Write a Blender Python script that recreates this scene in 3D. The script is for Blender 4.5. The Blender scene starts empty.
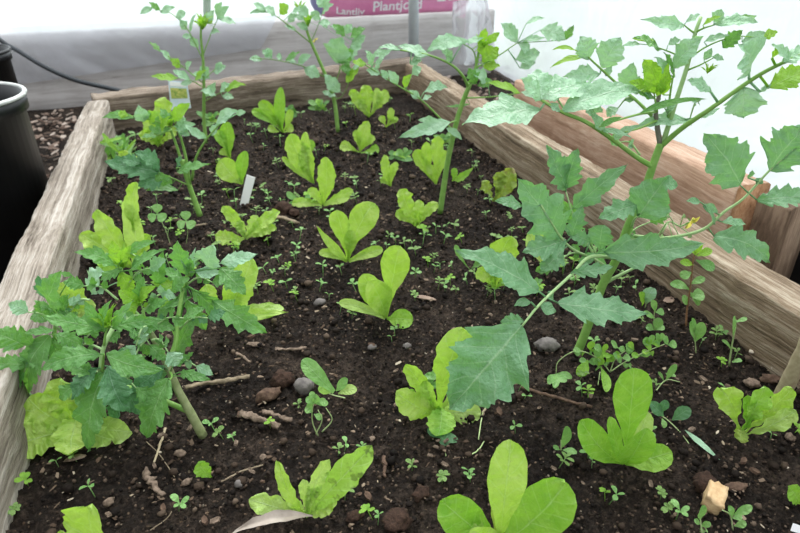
import bpy, bmesh, math, random
from mathutils import Vector as V, noise, Matrix
random.seed(7)
S = bpy.context.scene
COL = S.collection
# ------------------------------------------------------------------ camera
FPX = 620.0
PITCH = math.radians(29.445); YAW = math.radians(17.611)
CAM = V((0, 0, .75))
FW = V((math.sin(YAW)*math.cos(PITCH), math.cos(YAW)*math.cos(PITCH), -math.sin(PITCH)))
RT = V((math.cos(YAW), -math.sin(YAW), 0))
UP = V((math.sin(YAW)*math.sin(PITCH), math.cos(YAW)*math.sin(PITCH), math.cos(PITCH)))
HF = V((math.sin(YAW), math.cos(YAW), 0))
cd = bpy.data.cameras.new('camera'); cam = bpy.data.objects.new('camera', cd); COL.objects.link(cam)
cd.sensor_width = 36; cd.lens = FPX/800*36
cam.location = CAM
cam.rotation_euler = (math.pi/2-PITCH, 0, -YAW)
cd.clip_start = .02
cd.dof.use_dof = True; cd.dof.focus_distance = 1.0; cd.dof.aperture_fstop = 7.0
S.camera = cam

def ray(a, b): return FW + RT*((a-400)/FPX) - UP*((b-266.5)/FPX)
def G(a, b, z=0.0):
    r = ray(a, b); return CAM + r*((z-CAM.z)/r.z)
def W(a, b, base, off=0.0, zmin=.008):
    r = ray(a, b)
    k = ((base-CAM).dot(HF)+off)/r.dot(HF)
    p = CAM + r*k
    return p if p.z >= zmin else G(a, b, zmin)
def depth(p): return (p-CAM).dot(FW)

# ------------------------------------------------------------------ materials
def newmat(name):
    m = bpy.data.materials.new(name); m.use_nodes = True
    nt = m.node_tree; nt.nodes.clear()
    return m, nt
class N:
    def __init__(s, nt): s.nt = nt
    def __call__(s, t, **kw):
        n = s.nt.nodes.new(t)
        for k, v in kw.items():
            if k in n.inputs: n.inputs[k].default_value = v
            else: setattr(n, k, v)
        return n
    def l(s, a, b): s.nt.links.new(a, b)
def ramp(n, stops, interp='LINEAR'):
    r = n('ShaderNodeValToRGB'); cr = r.color_ramp; cr.interpolation = interp
    while len(cr.elements) < len(stops): cr.elements.new(.5)
    for e, (p, c) in zip(cr.elements, stops):
        e.position = p; e.color = (*c, 1) if len(c) == 3 else c
    return r
def math_(n, op, a, b=None, clamp=False):
    m = n('ShaderNodeMath', operation=op); m.use_clamp = clamp
    for i, x in enumerate((a, b)):
        if x is None: continue
        if isinstance(x, (int, float)): m.inputs[i].default_value = x
        else: n.l(x, m.inputs[i])
    return m.outputs[0]

def leaf_mat(name, dark, light, back, trans, veincol, rough=.45, tr=.32, nv=7, spec=.5, spots=None, sat=1.0):
    m, nt = newmat(name); n = N(nt)
    uv = n('ShaderNodeTexCoord'); sep = n('ShaderNodeSeparateXYZ'); n.l(uv.outputs['UV'], sep.inputs[0])
    u = sep.outputs[0]
    av = math_(n, 'ABSOLUTE', math_(n, 'MULTIPLY', math_(n, 'SUBTRACT', sep.outputs[1], .5), 2))
    no = n('ShaderNodeTexNoise', Scale=34.0, Detail=4.0); n.l(uv.outputs['Object'], no.inputs['Vector'])
    base = ramp(n, [(.32, dark), (.68, light)]); n.l(no.outputs[0], base.inputs[0])
    # veins: midrib plus slanting side veins
    mid = math_(n, 'SUBTRACT', 1, math_(n, 'DIVIDE', av, .055), True)
    ph = math_(n, 'FRACT', math_(n, 'MULTIPLY', math_(n, 'SUBTRACT', u, math_(n, 'MULTIPLY', av, .17)), nv))
    tri = math_(n, 'ABSOLUTE', math_(n, 'SUBTRACT', ph, .5))
    side = math_(n, 'MULTIPLY', math_(n, 'SUBTRACT', 1, math_(n, 'DIVIDE', tri, .07), True), .55)
    vein = math_(n, 'MAXIMUM', mid, side)
    mx = n('ShaderNodeMixRGB'); n.l(math_(n, 'MULTIPLY', vein, .8), mx.inputs[0]); n.l(base.outputs[0], mx.inputs[1]); mx.inputs[2].default_value = (*veincol, 1)
    col = mx.outputs[0]
    if spots:
        sn = n('ShaderNodeTexNoise', Scale=spots[0], Detail=2.0); n.l(uv.outputs['Object'], sn.inputs['Vector'])
        sr = ramp(n, [(spots[1], (0, 0, 0)), (spots[1]+.05, (1, 1, 1))]); n.l(sn.outputs[0], sr.inputs[0])
        m2 = n('ShaderNodeMixRGB'); n.l(math_(n, 'MULTIPLY', sr.outputs[0], .8), m2.inputs[0]); n.l(col, m2.inputs[1]); m2.inputs[2].default_value = (*spots[2], 1)
        col = m2.outputs[0]
    geo = n('ShaderNodeNewGeometry')
    mb = n('ShaderNodeMixRGB'); n.l(geo.outputs['Backfacing'], mb.inputs[0]); n.l(col, mb.inputs[1]); mb.inputs[2].default_value = (*back, 1)
    fn = n('ShaderNodeTexNoise', Scale=260.0, Detail=2.0); n.l(uv.outputs['Object'], fn.inputs['Vector'])
    h = math_(n, 'ADD', math_(n, 'MULTIPLY', tri, .5), math_(n, 'MULTIPLY', fn.outputs[0], .5))
    h = math_(n, 'ADD', h, math_(n, 'MULTIPLY', vein, .25))
    pk = n('ShaderNodeTexNoise', Scale=95.0, Detail=3.0); n.l(uv.outputs['Object'], pk.inputs['Vector']); h = math_(n, 'ADD', h, math_(n, 'MULTIPLY', pk.outputs[0], 1.6))
    bp = n('ShaderNodeBump', Strength=.75, Distance=.004); n.l(h, bp.inputs['Height'])
    p = n('ShaderNodeBsdfPrincipled', Roughness=rough); p.inputs['Specular IOR Level'].default_value = spec
    n.l(mb.outputs[0], p.inputs['Base Color']); n.l(bp.outputs[0], p.inputs['Normal'])
    t = n('ShaderNodeBsdfTranslucent'); t.inputs[0].default_value = (*trans, 1); n.l(bp.outputs[0], t.inputs['Normal'])
    ms = n('ShaderNodeMixShader'); ms.inputs[0].default_value = tr
    n.l(p.outputs[0], ms.inputs[1]); n.l(t.outputs[0], ms.inputs[2])
    o = n('ShaderNodeOutputMaterial'); n.l(ms.outputs[0], o.inputs[0])
    return m

M = {}
M['tomato'] = leaf_mat('tomato_leaf', (.075, .22, .05), (.17, .38, .11), (.27, .45, .24), (.24, .58, .07), (.36, .56, .26), rough=.38, nv=6)
M['tomato_pale_glare'] = leaf_mat('tomato_leaf_pale_glare', (.25, .47, .28), (.40, .62, .42), (.50, .66, .48), (.34, .64, .22), (.52, .70, .50), rough=.34, nv=6, spec=.6)  # sky haze and glare on upper leaves painted into the pale green
M['tomato_mid'] = leaf_mat('tomato_leaf_mid', (.11, .27, .12), (.21, .41, .22), (.34, .5, .34), (.24, .55, .12), (.42, .60, .38), rough=.36, nv=6, spec=.55)
M['tomato_bright'] = leaf_mat('tomato_leaf_bright', (.19, .40, .03), (.30, .54, .06), (.30, .52, .08), (.38, .72, .04), (.45, .65, .2), rough=.45, nv=6, tr=.4)
M['tomato_blue'] = leaf_mat('tomato_leaf_bluish', (.06, .19, .07), (.14, .33, .15), (.25, .42, .28), (.12, .35, .10), (.25, .42, .28), rough=.4, nv=6)
M['lettuce'] = leaf_mat('lettuce_leaf', (.29, .50, .05), (.56, .73, .19), (.40, .62, .14), (.45, .78, .06), (.55, .75, .30), rough=.42, nv=6, tr=.36)
M['lettuce_pale'] = leaf_mat('lettuce_leaf_pale', (.36, .56, .10), (.52, .70, .22), (.50, .68, .26), (.55, .82, .14), (.62, .8, .42), rough=.42, nv=6, tr=.36)
M['lettuce_deep'] = leaf_mat('lettuce_leaf_deep', (.17, .41, .03), (.34, .58, .08), (.30, .52, .12), (.34, .70, .05), (.42, .66, .22), rough=.42, nv=6, tr=.34)
M['lettuce_spot'] = leaf_mat('lettuce_leaf_spotted', (.30, .54, .05), (.42, .66, .13), (.42, .62, .2), (.42, .75, .08), (.55, .75, .30), nv=6, spots=(55.0, .56, (.06, .06, .03)))
M['lettuce_red'] = leaf_mat('lettuce_leaf_reddish', (.22, .34, .05), (.38, .52, .10), (.34, .42, .12), (.40, .55, .06), (.5, .6, .25), nv=6, spots=(22.0, .53, (.28, .20, .09)))
M['weed'] = leaf_mat('weed_leaf', (.14, .34, .08), (.28, .50, .16), (.30, .5, .2), (.3, .6, .12), (.35, .55, .25), rough=.4, nv=3)
M['weed_dark'] = leaf_mat('weed_leaf_dark', (.06, .18, .08), (.14, .30, .14), (.2, .36, .2), (.15, .4, .1), (.25, .45, .25), rough=.4, nv=4)

def simple(name, c1, c2, scale=30.0, rough=.7, bump=.3, spec=.3, stretch=(1, 1, 1), metal=0.0, dist=.003, tr=0.0):
    m, nt = newmat(name); n = N(nt)
    tc = n('ShaderNodeTexCoord'); mp = n('ShaderNodeMapping'); mp.inputs['Scale'].default_value = stretch
    n.l(tc.outputs['Object'], mp.inputs[0])
    no = n('ShaderNodeTexNoise', Scale=scale, Detail=6.0, Roughness=.65); n.l(mp.outputs[0], no.inputs['Vector'])
    r = ramp(n, [(.3, c1), (.7, c2)]); n.l(no.outputs[0], r.inputs[0])
    bp = n('ShaderNodeBump', Strength=bump, Distance=dist); n.l(no.outputs[0], bp.inputs['Height'])
    p = n('ShaderNodeBsdfPrincipled', Roughness=rough, Metallic=metal); p.inputs['Specular IOR Level'].default_value = spec
    n.l(r.outputs[0], p.inputs['Base Color']); n.l(bp.outputs[0], p.inputs['Normal'])
    o = n('ShaderNodeOutputMaterial'); n.l(p.outputs[0], o.inputs[0])
    return m
M['stem'] = simple('tomato_stem', (.16, .33, .06), (.26, .44, .12), 60.0, .5, .2)
M['stem_pale'] = simple('tomato_stem_pale', (.26, .42, .16), (.38, .54, .26), 60.0, .5, .2)
M['stem_brown'] = simple('tomato_stem_lower', (.17, .21, .08), (.30, .33, .17), 70.0, .6, .4)
M['stem_red'] = simple('reddish_stem', (.22, .10, .06), (.35, .2, .10), 60.0, .5, .2)
M['stem_weed'] = simple('weed_stem', (.30, .42, .16), (.45, .55, .28), 60.0, .5, .2)
M['stem_purple'] = simple('purplish_stem', (.12, .11, .09), (.24, .22, .19), 60.0, .5, .2)
M['petal'] = simple('yellow_petal', (.75, .62, .06), (.85, .78, .2), 40.0, .5, .1)
M['white_plastic'] = simple('white_plastic', (.88, .88, .9), (.93, .93, .94), 8.0, .35, .05, .5)
M['black_plastic'] = simple('black_plastic', (.006, .007, .008), (.014, .015, .017), 10.0, .4, .08, .4)
M['rim'] = simple('pale_rim_plastic', (.42, .44, .42), (.6, .62, .6), 20.0, .4, .08, .5)
M['hose'] = simple('hose_rubber', (.008, .012, .016), (.02, .028, .034), 12.0, .35, .05, .5)
M['steel'] = simple('galvanised_steel', (.60, .66, .69), (.74, .79, .82), 14.0, .42, .08, .5, metal=.1)
M['bark'] = simple('bark', (.045, .026, .018), (.15, .095, .065), 90.0, .85, .9, .2, dist=.004)
M['bark_pale'] = simple('pale_bark', (.045, .03, .02), (.27, .20, .15), 110.0, .85, .8, .2, dist=.004)
M['chipwood'] = simple('fresh_chip_wood', (.40, .24, .11), (.62, .46, .27), 60.0, .75, .6, .3, (1, 1, 5))
M['twig'] = simple('twig_wood', (.10, .075, .05), (.30, .24, .16), 70.0, .8, .6, .2)
M['straw'] = simple('straw', (.30, .24, .14), (.5, .42, .28), 70.0, .7, .3, .3)
M['stone'] = simple('stone', (.08, .07, .068), (.20, .18, .165), 70.0, .8, .5, .3)
M['shell'] = simple('pale_fragment', (.5, .42, .32), (.7, .62, .5), 50.0, .6, .3, .4)
M['dry_leaf'] = simple('dry_leaf', (.16, .10, .07), (.34, .25, .19), 40.0, .7, .5, .3)
M['dry_light'] = simple('dry_leaf_pale', (.22, .18, .145), (.40, .35, .30), 30.0, .7, .4, .3)
M['clod'] = simple('brown_clod', (.018, .011, .008), (.07, .04, .028), 140.0, .9, 1.0, .15, dist=.005)

def wood_mat(name, c_dark, c_mid, c_light, axis_stretch, knots=.0, rough=.8, bump=1.2, grain=38.0, top=None):
    m, nt = newmat(name); n = N(nt)
    tc = n('ShaderNodeTexCoord'); mp = n('ShaderNodeMapping'); mp.inputs['Scale'].default_value = axis_stretch
    n.l(tc.outputs['Object'], mp.inputs[0])
    wn = n('ShaderNodeTexNoise', Scale=2.2, Detail=3.0); n.l(tc.outputs['Object'], wn.inputs['Vector'])
    add = n('ShaderNodeVectorMath', operation='ADD'); sc = n('ShaderNodeVectorMath', operation='SCALE'); sc.inputs['Scale'].default_value = .035
    n.l(wn.outputs['Color'], sc.inputs[0]); n.l(mp.outputs[0], add.inputs[0]); n.l(sc.outputs[0], add.inputs[1])
    g = n('ShaderNodeTexNoise', Scale=grain, Detail=8.0, Roughness=.7); n.l(add.outputs[0], g.inputs['Vector'])
    fine = n('ShaderNodeTexNoise', Scale=grain*4, Detail=4.0, Roughness=.7); n.l(add.outputs[0], fine.inputs['Vector'])
    big = n('ShaderNodeTexNoise', Scale=7.0, Detail=4.0, Roughness=.6); n.l(tc.outputs['Object'], big.inputs['Vector'])
    r = ramp(n, [(.30, c_dark), (.5, c_mid), (.70, c_light)])
    f = math_(n, 'ADD', math_(n, 'MULTIPLY', g.outputs[0], .62), math_(n, 'MULTIPLY', big.outputs[0], .22))
    f = math_(n, 'ADD', f, math_(n, 'MULTIPLY', fine.outputs[0], .24)); f = math_(n, 'ADD', math_(n, 'MULTIPLY', math_(n, 'SUBTRACT', f, .53), 1.5), .5); n.l(f, r.inputs[0])
    col = r.outputs[0]
    cr = ramp(n, [(.30, (1, 1, 1)), (.37, (0, 0, 0))]); n.l(g.outputs[0], cr.inputs[0])
    mx = n('ShaderNodeMixRGB', blend_type='MULTIPLY'); n.l(math_(n, 'MULTIPLY', cr.outputs[0], .75), mx.inputs[0]); n.l(col, mx.inputs[1]); mx.inputs[2].default_value = (.25, .2, .17, 1)
    col = mx.outputs[0]
    if knots:
        vo = n('ShaderNodeTexVoronoi', Scale=knots); mp2 = n('ShaderNodeMapping'); mp2.inputs['Scale'].default_value = tuple(1 if a > .5 else .55 for a in axis_stretch)
        n.l(tc.outputs['Object'], mp2.inputs[0]); n.l(mp2.outputs[0], vo.inputs['Vector'])
        kr = ramp(n, [(.03, (1, 1, 1)), (.10, (0, 0, 0))]); n.l(vo.outputs['Distance'], kr.inputs[0])
        m3 = n('ShaderNodeMixRGB', blend_type='MULTIPLY'); n.l(math_(n, 'MULTIPLY', kr.outputs[0], .7), m3.inputs[0]); n.l(col, m3.inputs[1]); m3.inputs[2].default_value = (.3, .18, .12, 1)
        col = m3.outputs[0]
    bp = n('ShaderNodeBump', Strength=bump, Distance=.004); n.l(f, bp.inputs['Height'])
    bp2 = n('ShaderNodeBump', Strength=bump*.7, Distance=.006); n.l(g.outputs[0], bp2.inputs['Height']); n.l(bp.outputs[0], bp2.inputs['Normal'])
    p = n('ShaderNodeBsdfPrincipled', Roughness=rough); p.inputs['Specular IOR Level'].default_value = .25
    n.l(col, p.inputs['Base Color']); n.l(bp2.outputs[0], p.inputs['Normal'])
    o = n('ShaderNodeOutputMaterial'); n.l(p.outputs[0], o.inputs[0])
    return m
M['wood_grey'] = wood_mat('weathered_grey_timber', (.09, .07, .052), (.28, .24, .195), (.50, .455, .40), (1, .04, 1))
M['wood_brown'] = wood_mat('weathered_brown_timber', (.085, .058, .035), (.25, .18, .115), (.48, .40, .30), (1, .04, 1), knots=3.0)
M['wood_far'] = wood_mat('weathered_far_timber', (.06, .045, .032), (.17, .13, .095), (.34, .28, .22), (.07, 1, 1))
M['wood_red'] = wood_mat('reddish_timber', (.26, .15, .09), (.44, .28, .19), (.60, .44, .33), (1, .06, 1), knots=3.5, bump=.4)
M['wood_end'] = wood_mat('orange_cut_timber', (.22, .11, .05), (.38, .20, .10), (.5, .3, .17), (1, 1, .5), bump=.4)
M['wood_dark'] = wood_mat('dark_brown_timber', (.07, .045, .03), (.16, .105, .07), (.27, .19, .13), (1, .3, .1), knots=5.0, bump=.5)
M['wood_wall'] = wood_mat('grey_wall_plank', (.42, .385, .37), (.56, .53, .515), (.68, .65, .64), (.05, 1, 1), bump=.3, grain=20.0)

def soil_mat(name, scale=1.0, debris=True):
    m, nt = newmat(name); n = N(nt)
    tc = n('ShaderNodeTexCoord')
    a = n('ShaderNodeTexNoise', Scale=6.0*scale, Detail=5.0, Roughness=.6); n.l(tc.outputs['Object'], a.inputs['Vector'])
    b = n('ShaderNodeTexNoise', Scale=130.0*scale, Detail=6.0, Roughness=.75); n.l(tc.outputs['Object'], b.inputs['Vector'])
    r = ramp(n, [(.36, (.003, .0022, .0018)), (.50, (.018, .0125, .009)), (.64, (.078, .056, .041))])
    f = math_(n, 'ADD', math_(n, 'MULTIPLY', a.outputs[0], .4), math_(n, 'MULTIPLY', b.outputs[0], .6)); n.l(f, r.inputs[0])
    col = r.outputs[0]
    if debris:
        vo = n('ShaderNodeTexVoronoi', Scale=150.0*scale, Randomness=1.0); n.l(tc.outputs['Object'], vo.inputs['Vector'])
        sp = n('ShaderNodeSeparateColor'); n.l(vo.outputs['Color'], sp.inputs[0])
        near = math_(n, 'LESS_THAN', vo.outputs['Distance'], .33)
        pick = math_(n, 'GREATER_THAN', sp.outputs[0], .93)
        k = math_(n, 'MULTIPLY', near, pick)
        cr = ramp(n, [(.0, (.10, .06, .035)), (.6, (.17, .12, .08)), (1.0, (.36, .31, .24))]); n.l(sp.outputs[1], cr.inputs[0])
        mx = n('ShaderNodeMixRGB'); n.l(math_(n, 'MULTIPLY', k, .8), mx.inputs[0]); n.l(col, mx.inputs[1]); n.l(cr.outputs[0], mx.inputs[2]); col = mx.outputs[0]
    v2 = n('ShaderNodeTexVoronoi', Scale=85.0*scale); n.l(tc.outputs['Object'], v2.inputs['Vector'])
    b1 = n('ShaderNodeBump', Strength=.9, Distance=.008); n.l(v2.outputs['Distance'], b1.inputs['Height'])
    b2 = n('ShaderNodeBump', Strength=1.0, Distance=.007); n.l(b.outputs[0], b2.inputs['Height']); n.l(b1.outputs[0], b2.inputs['Normal'])
    p = n('ShaderNodeBsdfPrincipled', Roughness=.85); p.inputs['Specular IOR Level'].default_value = .15
    n.l(col, p.inputs['Base Color']); n.l(b2.outputs[0], p.inputs['Normal'])
    o = n('ShaderNodeOutputMaterial'); n.l(p.outputs[0], o.inputs[0])
    return m
M['soil'] = soil_mat('dark_soil')

def island_mat(name, stops, rough=.8, bscale=200.0):
    m, nt = newmat(name); n = N(nt)
    g = n('ShaderNodeNewGeometry'); r = ramp(n, stops); n.l(g.outputs['Random Per Island'], r.inputs[0])
    tc = n('ShaderNodeTexCoord'); no = n('ShaderNodeTexNoise', Scale=bscale, Detail=4.0); n.l(tc.outputs['Object'], no.inputs['Vector'])
    bp = n('ShaderNodeBump', Strength=.7, Distance=.003); n.l(no.outputs[0], bp.inputs['Height'])
    mx = n('ShaderNodeMixRGB', blend_type='MULTIPLY'); mx.inputs[0].default_value = .6; n.l(r.outputs[0], mx.inputs[1]); n.l(no.outputs['Color'], mx.inputs[2])
    p = n('ShaderNodeBsdfPrincipled', Roughness=rough); p.inputs['Specular IOR Level'].default_value = .12
    n.l(r.outputs[0], p.inputs['Base Color']); n.l(bp.outputs[0], p.inputs['Normal'])
    o = n('ShaderNodeOutputMaterial'); n.l(p.outputs[0], o.inputs[0])
    return m
M['crumb'] = island_mat('soil_crumb', [(0, (.005, .0035, .003)), (.5, (.017, .012, .009)), (.8, (.05, .034, .024)), (1, (.11, .08, .058))])
M['litter'] = island_mat('wood_litter', [(0, (.03, .02, .014)), (.5, (.09, .06, .04)), (.85, (.19, .14, .10)), (.95, (.30, .24, .17)), (1, (.5, .43, .33))])
M['chips'] = island_mat('wood_chip', [(0, (.10, .065, .05)), (.5, (.26, .19, .15)), (1, (.48, .40, .34))])

def film_mat(name, white, alpha, tint=(.93, .95, .97)):
    m, nt = newmat(name); n = N(nt)
    tc = n('ShaderNodeTexCoord')
    no = n('ShaderNodeTexNoise', Scale=1.6, Detail=4.0, Distortion=1.2); n.l(tc.outputs['Object'], no.inputs['Vector'])
    fn = n('ShaderNodeTexNoise', Scale=26.0, Detail=6.0, Roughness=.7); n.l(tc.outputs['Object'], fn.inputs['Vector'])
    bp = n('ShaderNodeBump', Strength=.5, Distance=.05); n.l(no.outputs[0], bp.inputs['Height'])
    bp2 = n('ShaderNodeBump', Strength=.25, Distance=.01); n.l(fn.outputs[0], bp2.inputs['Height']); n.l(bp.outputs[0], bp2.inputs['Normal'])
    t = n('ShaderNodeBsdfTranslucent'); t.inputs[0].default_value = (*[white*c for c in tint], 1); n.l(bp2.outputs[0], t.inputs['Normal'])
    d = n('ShaderNodeBsdfDiffuse'); d.inputs[0].default_value = (*[white*c for c in tint], 1); n.l(bp2.outputs[0], d.inputs['Normal'])
    m1 = n('ShaderNodeMixShader'); m1.inputs[0].default_value = .35; n.l(t.outputs[0], m1.inputs[1]); n.l(d.outputs[0], m1.inputs[2])
    tp = n('ShaderNodeBsdfTransparent'); tp.inputs[0].default_value = (.95, .97, .98, 1)
    r = ramp(n, [(.3, (max(0, alpha-.12),)*3), (.7, (min(1, alpha+.12),)*3)]); n.l(no.outputs[0], r.inputs[0])
    m2 = n('ShaderNodeMixShader'); n.l(r.outputs[0], m2.inputs[0]); n.l(tp.outputs[0], m2.inputs[1]); n.l(m1.outputs[0], m2.inputs[2])
    gl = n('ShaderNodeBsdfGlossy', Roughness=.12); gl.inputs[0].default_value = (1, 1, 1, 1); n.l(bp2.outputs[0], gl.inputs['Normal'])
    fr = n('ShaderNodeFresnel', IOR=1.4); n.l(bp2.outputs[0], fr.inputs['Normal'])
    m3 = n('ShaderNodeMixShader'); n.l(math_(n, 'MULTIPLY', fr.outputs[0], .6, True), m3.inputs[0]); n.l(m2.outputs[0], m3.inputs[1]); n.l(gl.outputs[0], m3.inputs[2])
    o = n('ShaderNodeOutputMaterial'); n.l(m3.outputs[0], o.inputs[0])
    return m
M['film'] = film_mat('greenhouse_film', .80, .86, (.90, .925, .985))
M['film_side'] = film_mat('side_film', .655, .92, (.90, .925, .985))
M['film_thin'] = film_mat('thin_film', .95, .42, (.90, .92, 1.0))

# ------------------------------------------------------------------ object helpers
def link(name, bm, mat, parent=None, smooth=True, origin=None):
    me = bpy.data.meshes.new(name); 
    off = V((0, 0, 0))
    if parent is not None:
        off = parent['_w'] if '_w' in parent else (0, 0, 0); off = V(off)
    elif origin is not None: off = V(origin)
    for v in bm.verts: v.co -= off
    bm.to_mesh(me); bm.free()
    if smooth:
        for p in me.polygons: p.use_smooth = True
    mats = mat if isinstance(mat, (list, tuple)) else [mat]
    for mm in mats: me.materials.append(mm)
    o = bpy.data.objects.new(name, me); COL.objects.link(o)
    if parent is not None: o.parent = parent; 
    else: o.location = off
    if parent is not None: o['_w'] = tuple(off)
    return o
def tag(o, label, cat, group=None, kind=None):
    o['label'] = label; o['category'] = cat
    if group: o['group'] = group
    if kind: o['kind'] = kind
    return o
def thing(name, loc, label, cat, group=None):
    o = bpy.data.objects.new(name, None); COL.objects.link(o); o.location = loc; o['_w'] = tuple(loc)
    o.empty_display_size = .02
    return tag(o, label, cat, group)
def struct(name, bm, mat, smooth=False):
    o = link(name, bm, mat, smooth=smooth); o['kind'] = 'structure'; return o

def catmull(pts, n=5):
    if len(pts) < 3: return [pts[0].lerp(pts[-1], i/4) for i in range(5)] if len(pts) == 2 else pts
    P = [pts[0]*2-pts[1]] + list(pts) + [pts[-1]*2-pts[-2]]; out = []
    for i in range(1, len(P)-2):
        for k in range(n):
            t = k/n; a, b, c, d = P[i-1], P[i], P[i+1], P[i+2]
            out.append(.5*((2*b)+(c-a)*t+(2*a-5*b+4*c-d)*t*t+(3*b-a-3*c+d)*t**3))
    out.append(pts[-1]); return out
def tube(bm, pts, r0, r1, seg=7, sm=True, uvl=None, lump=0.0, flat=1.0):
    pts = [V(p) for p in pts]
    if sm: pts = catmull(pts)
    prev = None; rings = []; n = len(pts)
    ref = V((0, 0, 1))
    for i, p in enumerate(pts):
        t = (pts[min(i+1, n-1)]-pts[max(i-1, 0)])
        t = t.normalized() if t.length > 1e-9 else V((0, 0, 1))
        if prev is None:
            s = t.cross(ref)
            if s.length < .1: s = t.cross(V((1, 0, 0)))
        else: s = prev - t*prev.dot(t)
        s = s.normalized(); prev = s; q = t.cross(s)
        r = r0+(r1-r0)*i/(n-1)
        ring = []
        for k in range(seg):
            a = 2*math.pi*k/seg
            rr = r*(1+lump*noise.noise(p*90+V((k*1.7, 0, 0))))
            ring.append(bm.verts.new(p+s*math.cos(a)*rr+q*math.sin(a)*rr*flat))
        rings.append(ring)
    for a, b in zip(rings, rings[1:]):
        for k in range(seg): bm.faces.new((a[k], a[(k+1) % seg], b[(k+1) % seg], b[k]))
    bm.faces.new(rings[0][::-1]); bm.faces.new(rings[-1])

def table(tb, u):
    for (a, x), (b, y) in zip(tb, tb[1:]):
        if u <= b:
            t = (u-a)/(b-a); t = t*t*(3-2*t)*.5+t*.5
            return x+(y-x)*t
    return tb[-1][1]
SH = {
 'spat': [(0, .12), (.2, .17), (.4, .40), (.58, .80), (.74, 1), (.87, .92), (.95, .68), (.985, .42), (1, .08)],
 'round': [(0, .10), (.12, .22), (.3, .68), (.52, .98), (.72, 1), (.88, .80), (.96, .52), (1, .12)],
 'oval': [(0, .10), (.15, .28), (.38, .78), (.6, 1), (.8, .88), (.92, .60), (.98, .34), (1, .08)],
 'lance': [(0, .08), (.2, .7), (.38, 1), (.6, .8), (.85, .34), (1, 0)],
 'strap': [(0, .28), (.2, .45), (.5, .85), (.75, 1), (.92, .75), (.98, .4), (1, .08)],
 'tom': [(0, .10), (.08, .5), (.2, .88), (.34, 1), (.5, .90), (.68, .64), (.85, .34), (1, 0)],
 'tomw': [(0, .15), (.07, .66), (.18, .95), (.32, 1), (.5, .86), (.7, .6), (.86, .3), (1, 0)],
}
def saw(x):
    f = x-math.floor(x); return f/.72 if f < .72 else (1-f)/.28
def leaf(bm, A, B, w, hint, shape='tom', arch=.08, fold=.18, ruf=.03, seed=0, lobes=None, nu=None, nv=None, twist=0, cup=0, dls=1.0, bend=None):
    rnd = random.Random(seed)
    uvl = bm.loops.layers.uv.verify()
    d = B-A; L = max(d.length, 1e-4); t = d/L
    s = t.cross(hint)
    if s.length < .05: s = t.cross(V((.3, -.8, .5)))
    s.normalize(); nn = s.cross(t)
    if nn.dot(hint) < 0: s = -s; nn = -nn
    tb = SH[shape]; tom = shape.startswith('tom')
    nu = nu or (42 if tom else 18); nv = nv or (8 if tom else 8)
    ph = [rnd.random(), rnd.random()]; nl = lobes if lobes is not None else rnd.choice((3.6, 4.2, 4.8))
    dl = rnd.uniform(.34, .56)*dls; dt = .12*(.5+.5*dls)
    bend = rnd.uniform(-.07, .07) if bend is None else bend
    rf = rnd.uniform(1.6, 2.8)*(1.9 if (not tom and ruf > .065) else 1); rp = rnd.uniform(0, 6.28); so = V((seed*1.37 % 50, seed*.77 % 50, 0))
    rows = []
    for i in range(nu+1):
        x = i/nu; u = 1-(1-x)**(1.25 if tom else 1.6)
        c = A+t*(L*u)+nn*(arch*L*4*u*(1-u))+s*(bend*L*4*u*(1-u))
        row = []
        for j in range(nv+1):
            v = -1+2*j/nv; sd = 0 if v < 0 else 1; av = abs(v)
            hw = w*.5*table(tb, u)
            if tom and nl:
                k = saw(u*nl*1.0+ph[sd]); k2 = saw(u*nl*3.1+ph[sd]*2)
                hw *= 1-dl*(1-k)*(1 if u > .05 else .3)*(1.15-u*.7)-dt*(1-k2)
            elif not tom and ruf > .04:
                hw *= 1+.07*math.sin(u*27+rp+sd*2)+.05*math.sin(u*49+sd)
            sweep = (.35 if tom else .06)*av*hw
            r = ruf*w*(math.sin(u*rf*6.28+rp+sd*1.9)*av**1.5*(1.35 if ruf > .065 and not tom else 1)+.6*noise.noise(V((u*3.5, v*1.6, 0))+so))
            tq = abs(((u-.17*av)*6) % 1.0-.5)
            r += w*.014*(.25-tq)*min(1, av*3)*(1-av*.4)+w*.05*noise.noise(V((u*7, v*2.6, 4))+so)
            ta = twist*(u-.2)
            sv = s*math.cos(ta)+nn*math.sin(ta); nv_ = nn*math.cos(ta)-s*math.sin(ta)
            p = c+sv*(v*hw*math.cos(fold))+nv_*(math.sqrt(av*av+.012)*hw*math.sin(fold)+r+cup*av*av*hw)+t*sweep*(1-u*.5)
            row.append((bm.verts.new(p), u, v))
        rows.append(row)
    for a, b in zip(rows, rows[1:]):
        for j in range(nv):
            q = (a[j], a[j+1], b[j+1], b[j])
            try: f = bm.faces.new([x[0] for x in q])
            except ValueError: continue
            if f.normal.length == 0: f.normal_update()
            for lo, x in zip(f.loops, q): lo[uvl].uv = (x[1], x[2]*.5+.5)
    return rows
TOCAM = (-FW)
def hint(up=.55, cam_=.6, rn=.2, rnd=random):
    return (V((0, 0, up))+V((TOCAM.x, TOCAM.y, 0)).normalized()*cam_+V((rnd.uniform(-rn, rn), rnd.uniform(-rn, rn), rnd.uniform(-rn, rn)*.5))).normalized()
SEED = [100]
def sd():
    SEED[0] += 1; return SEED[0]

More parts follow.
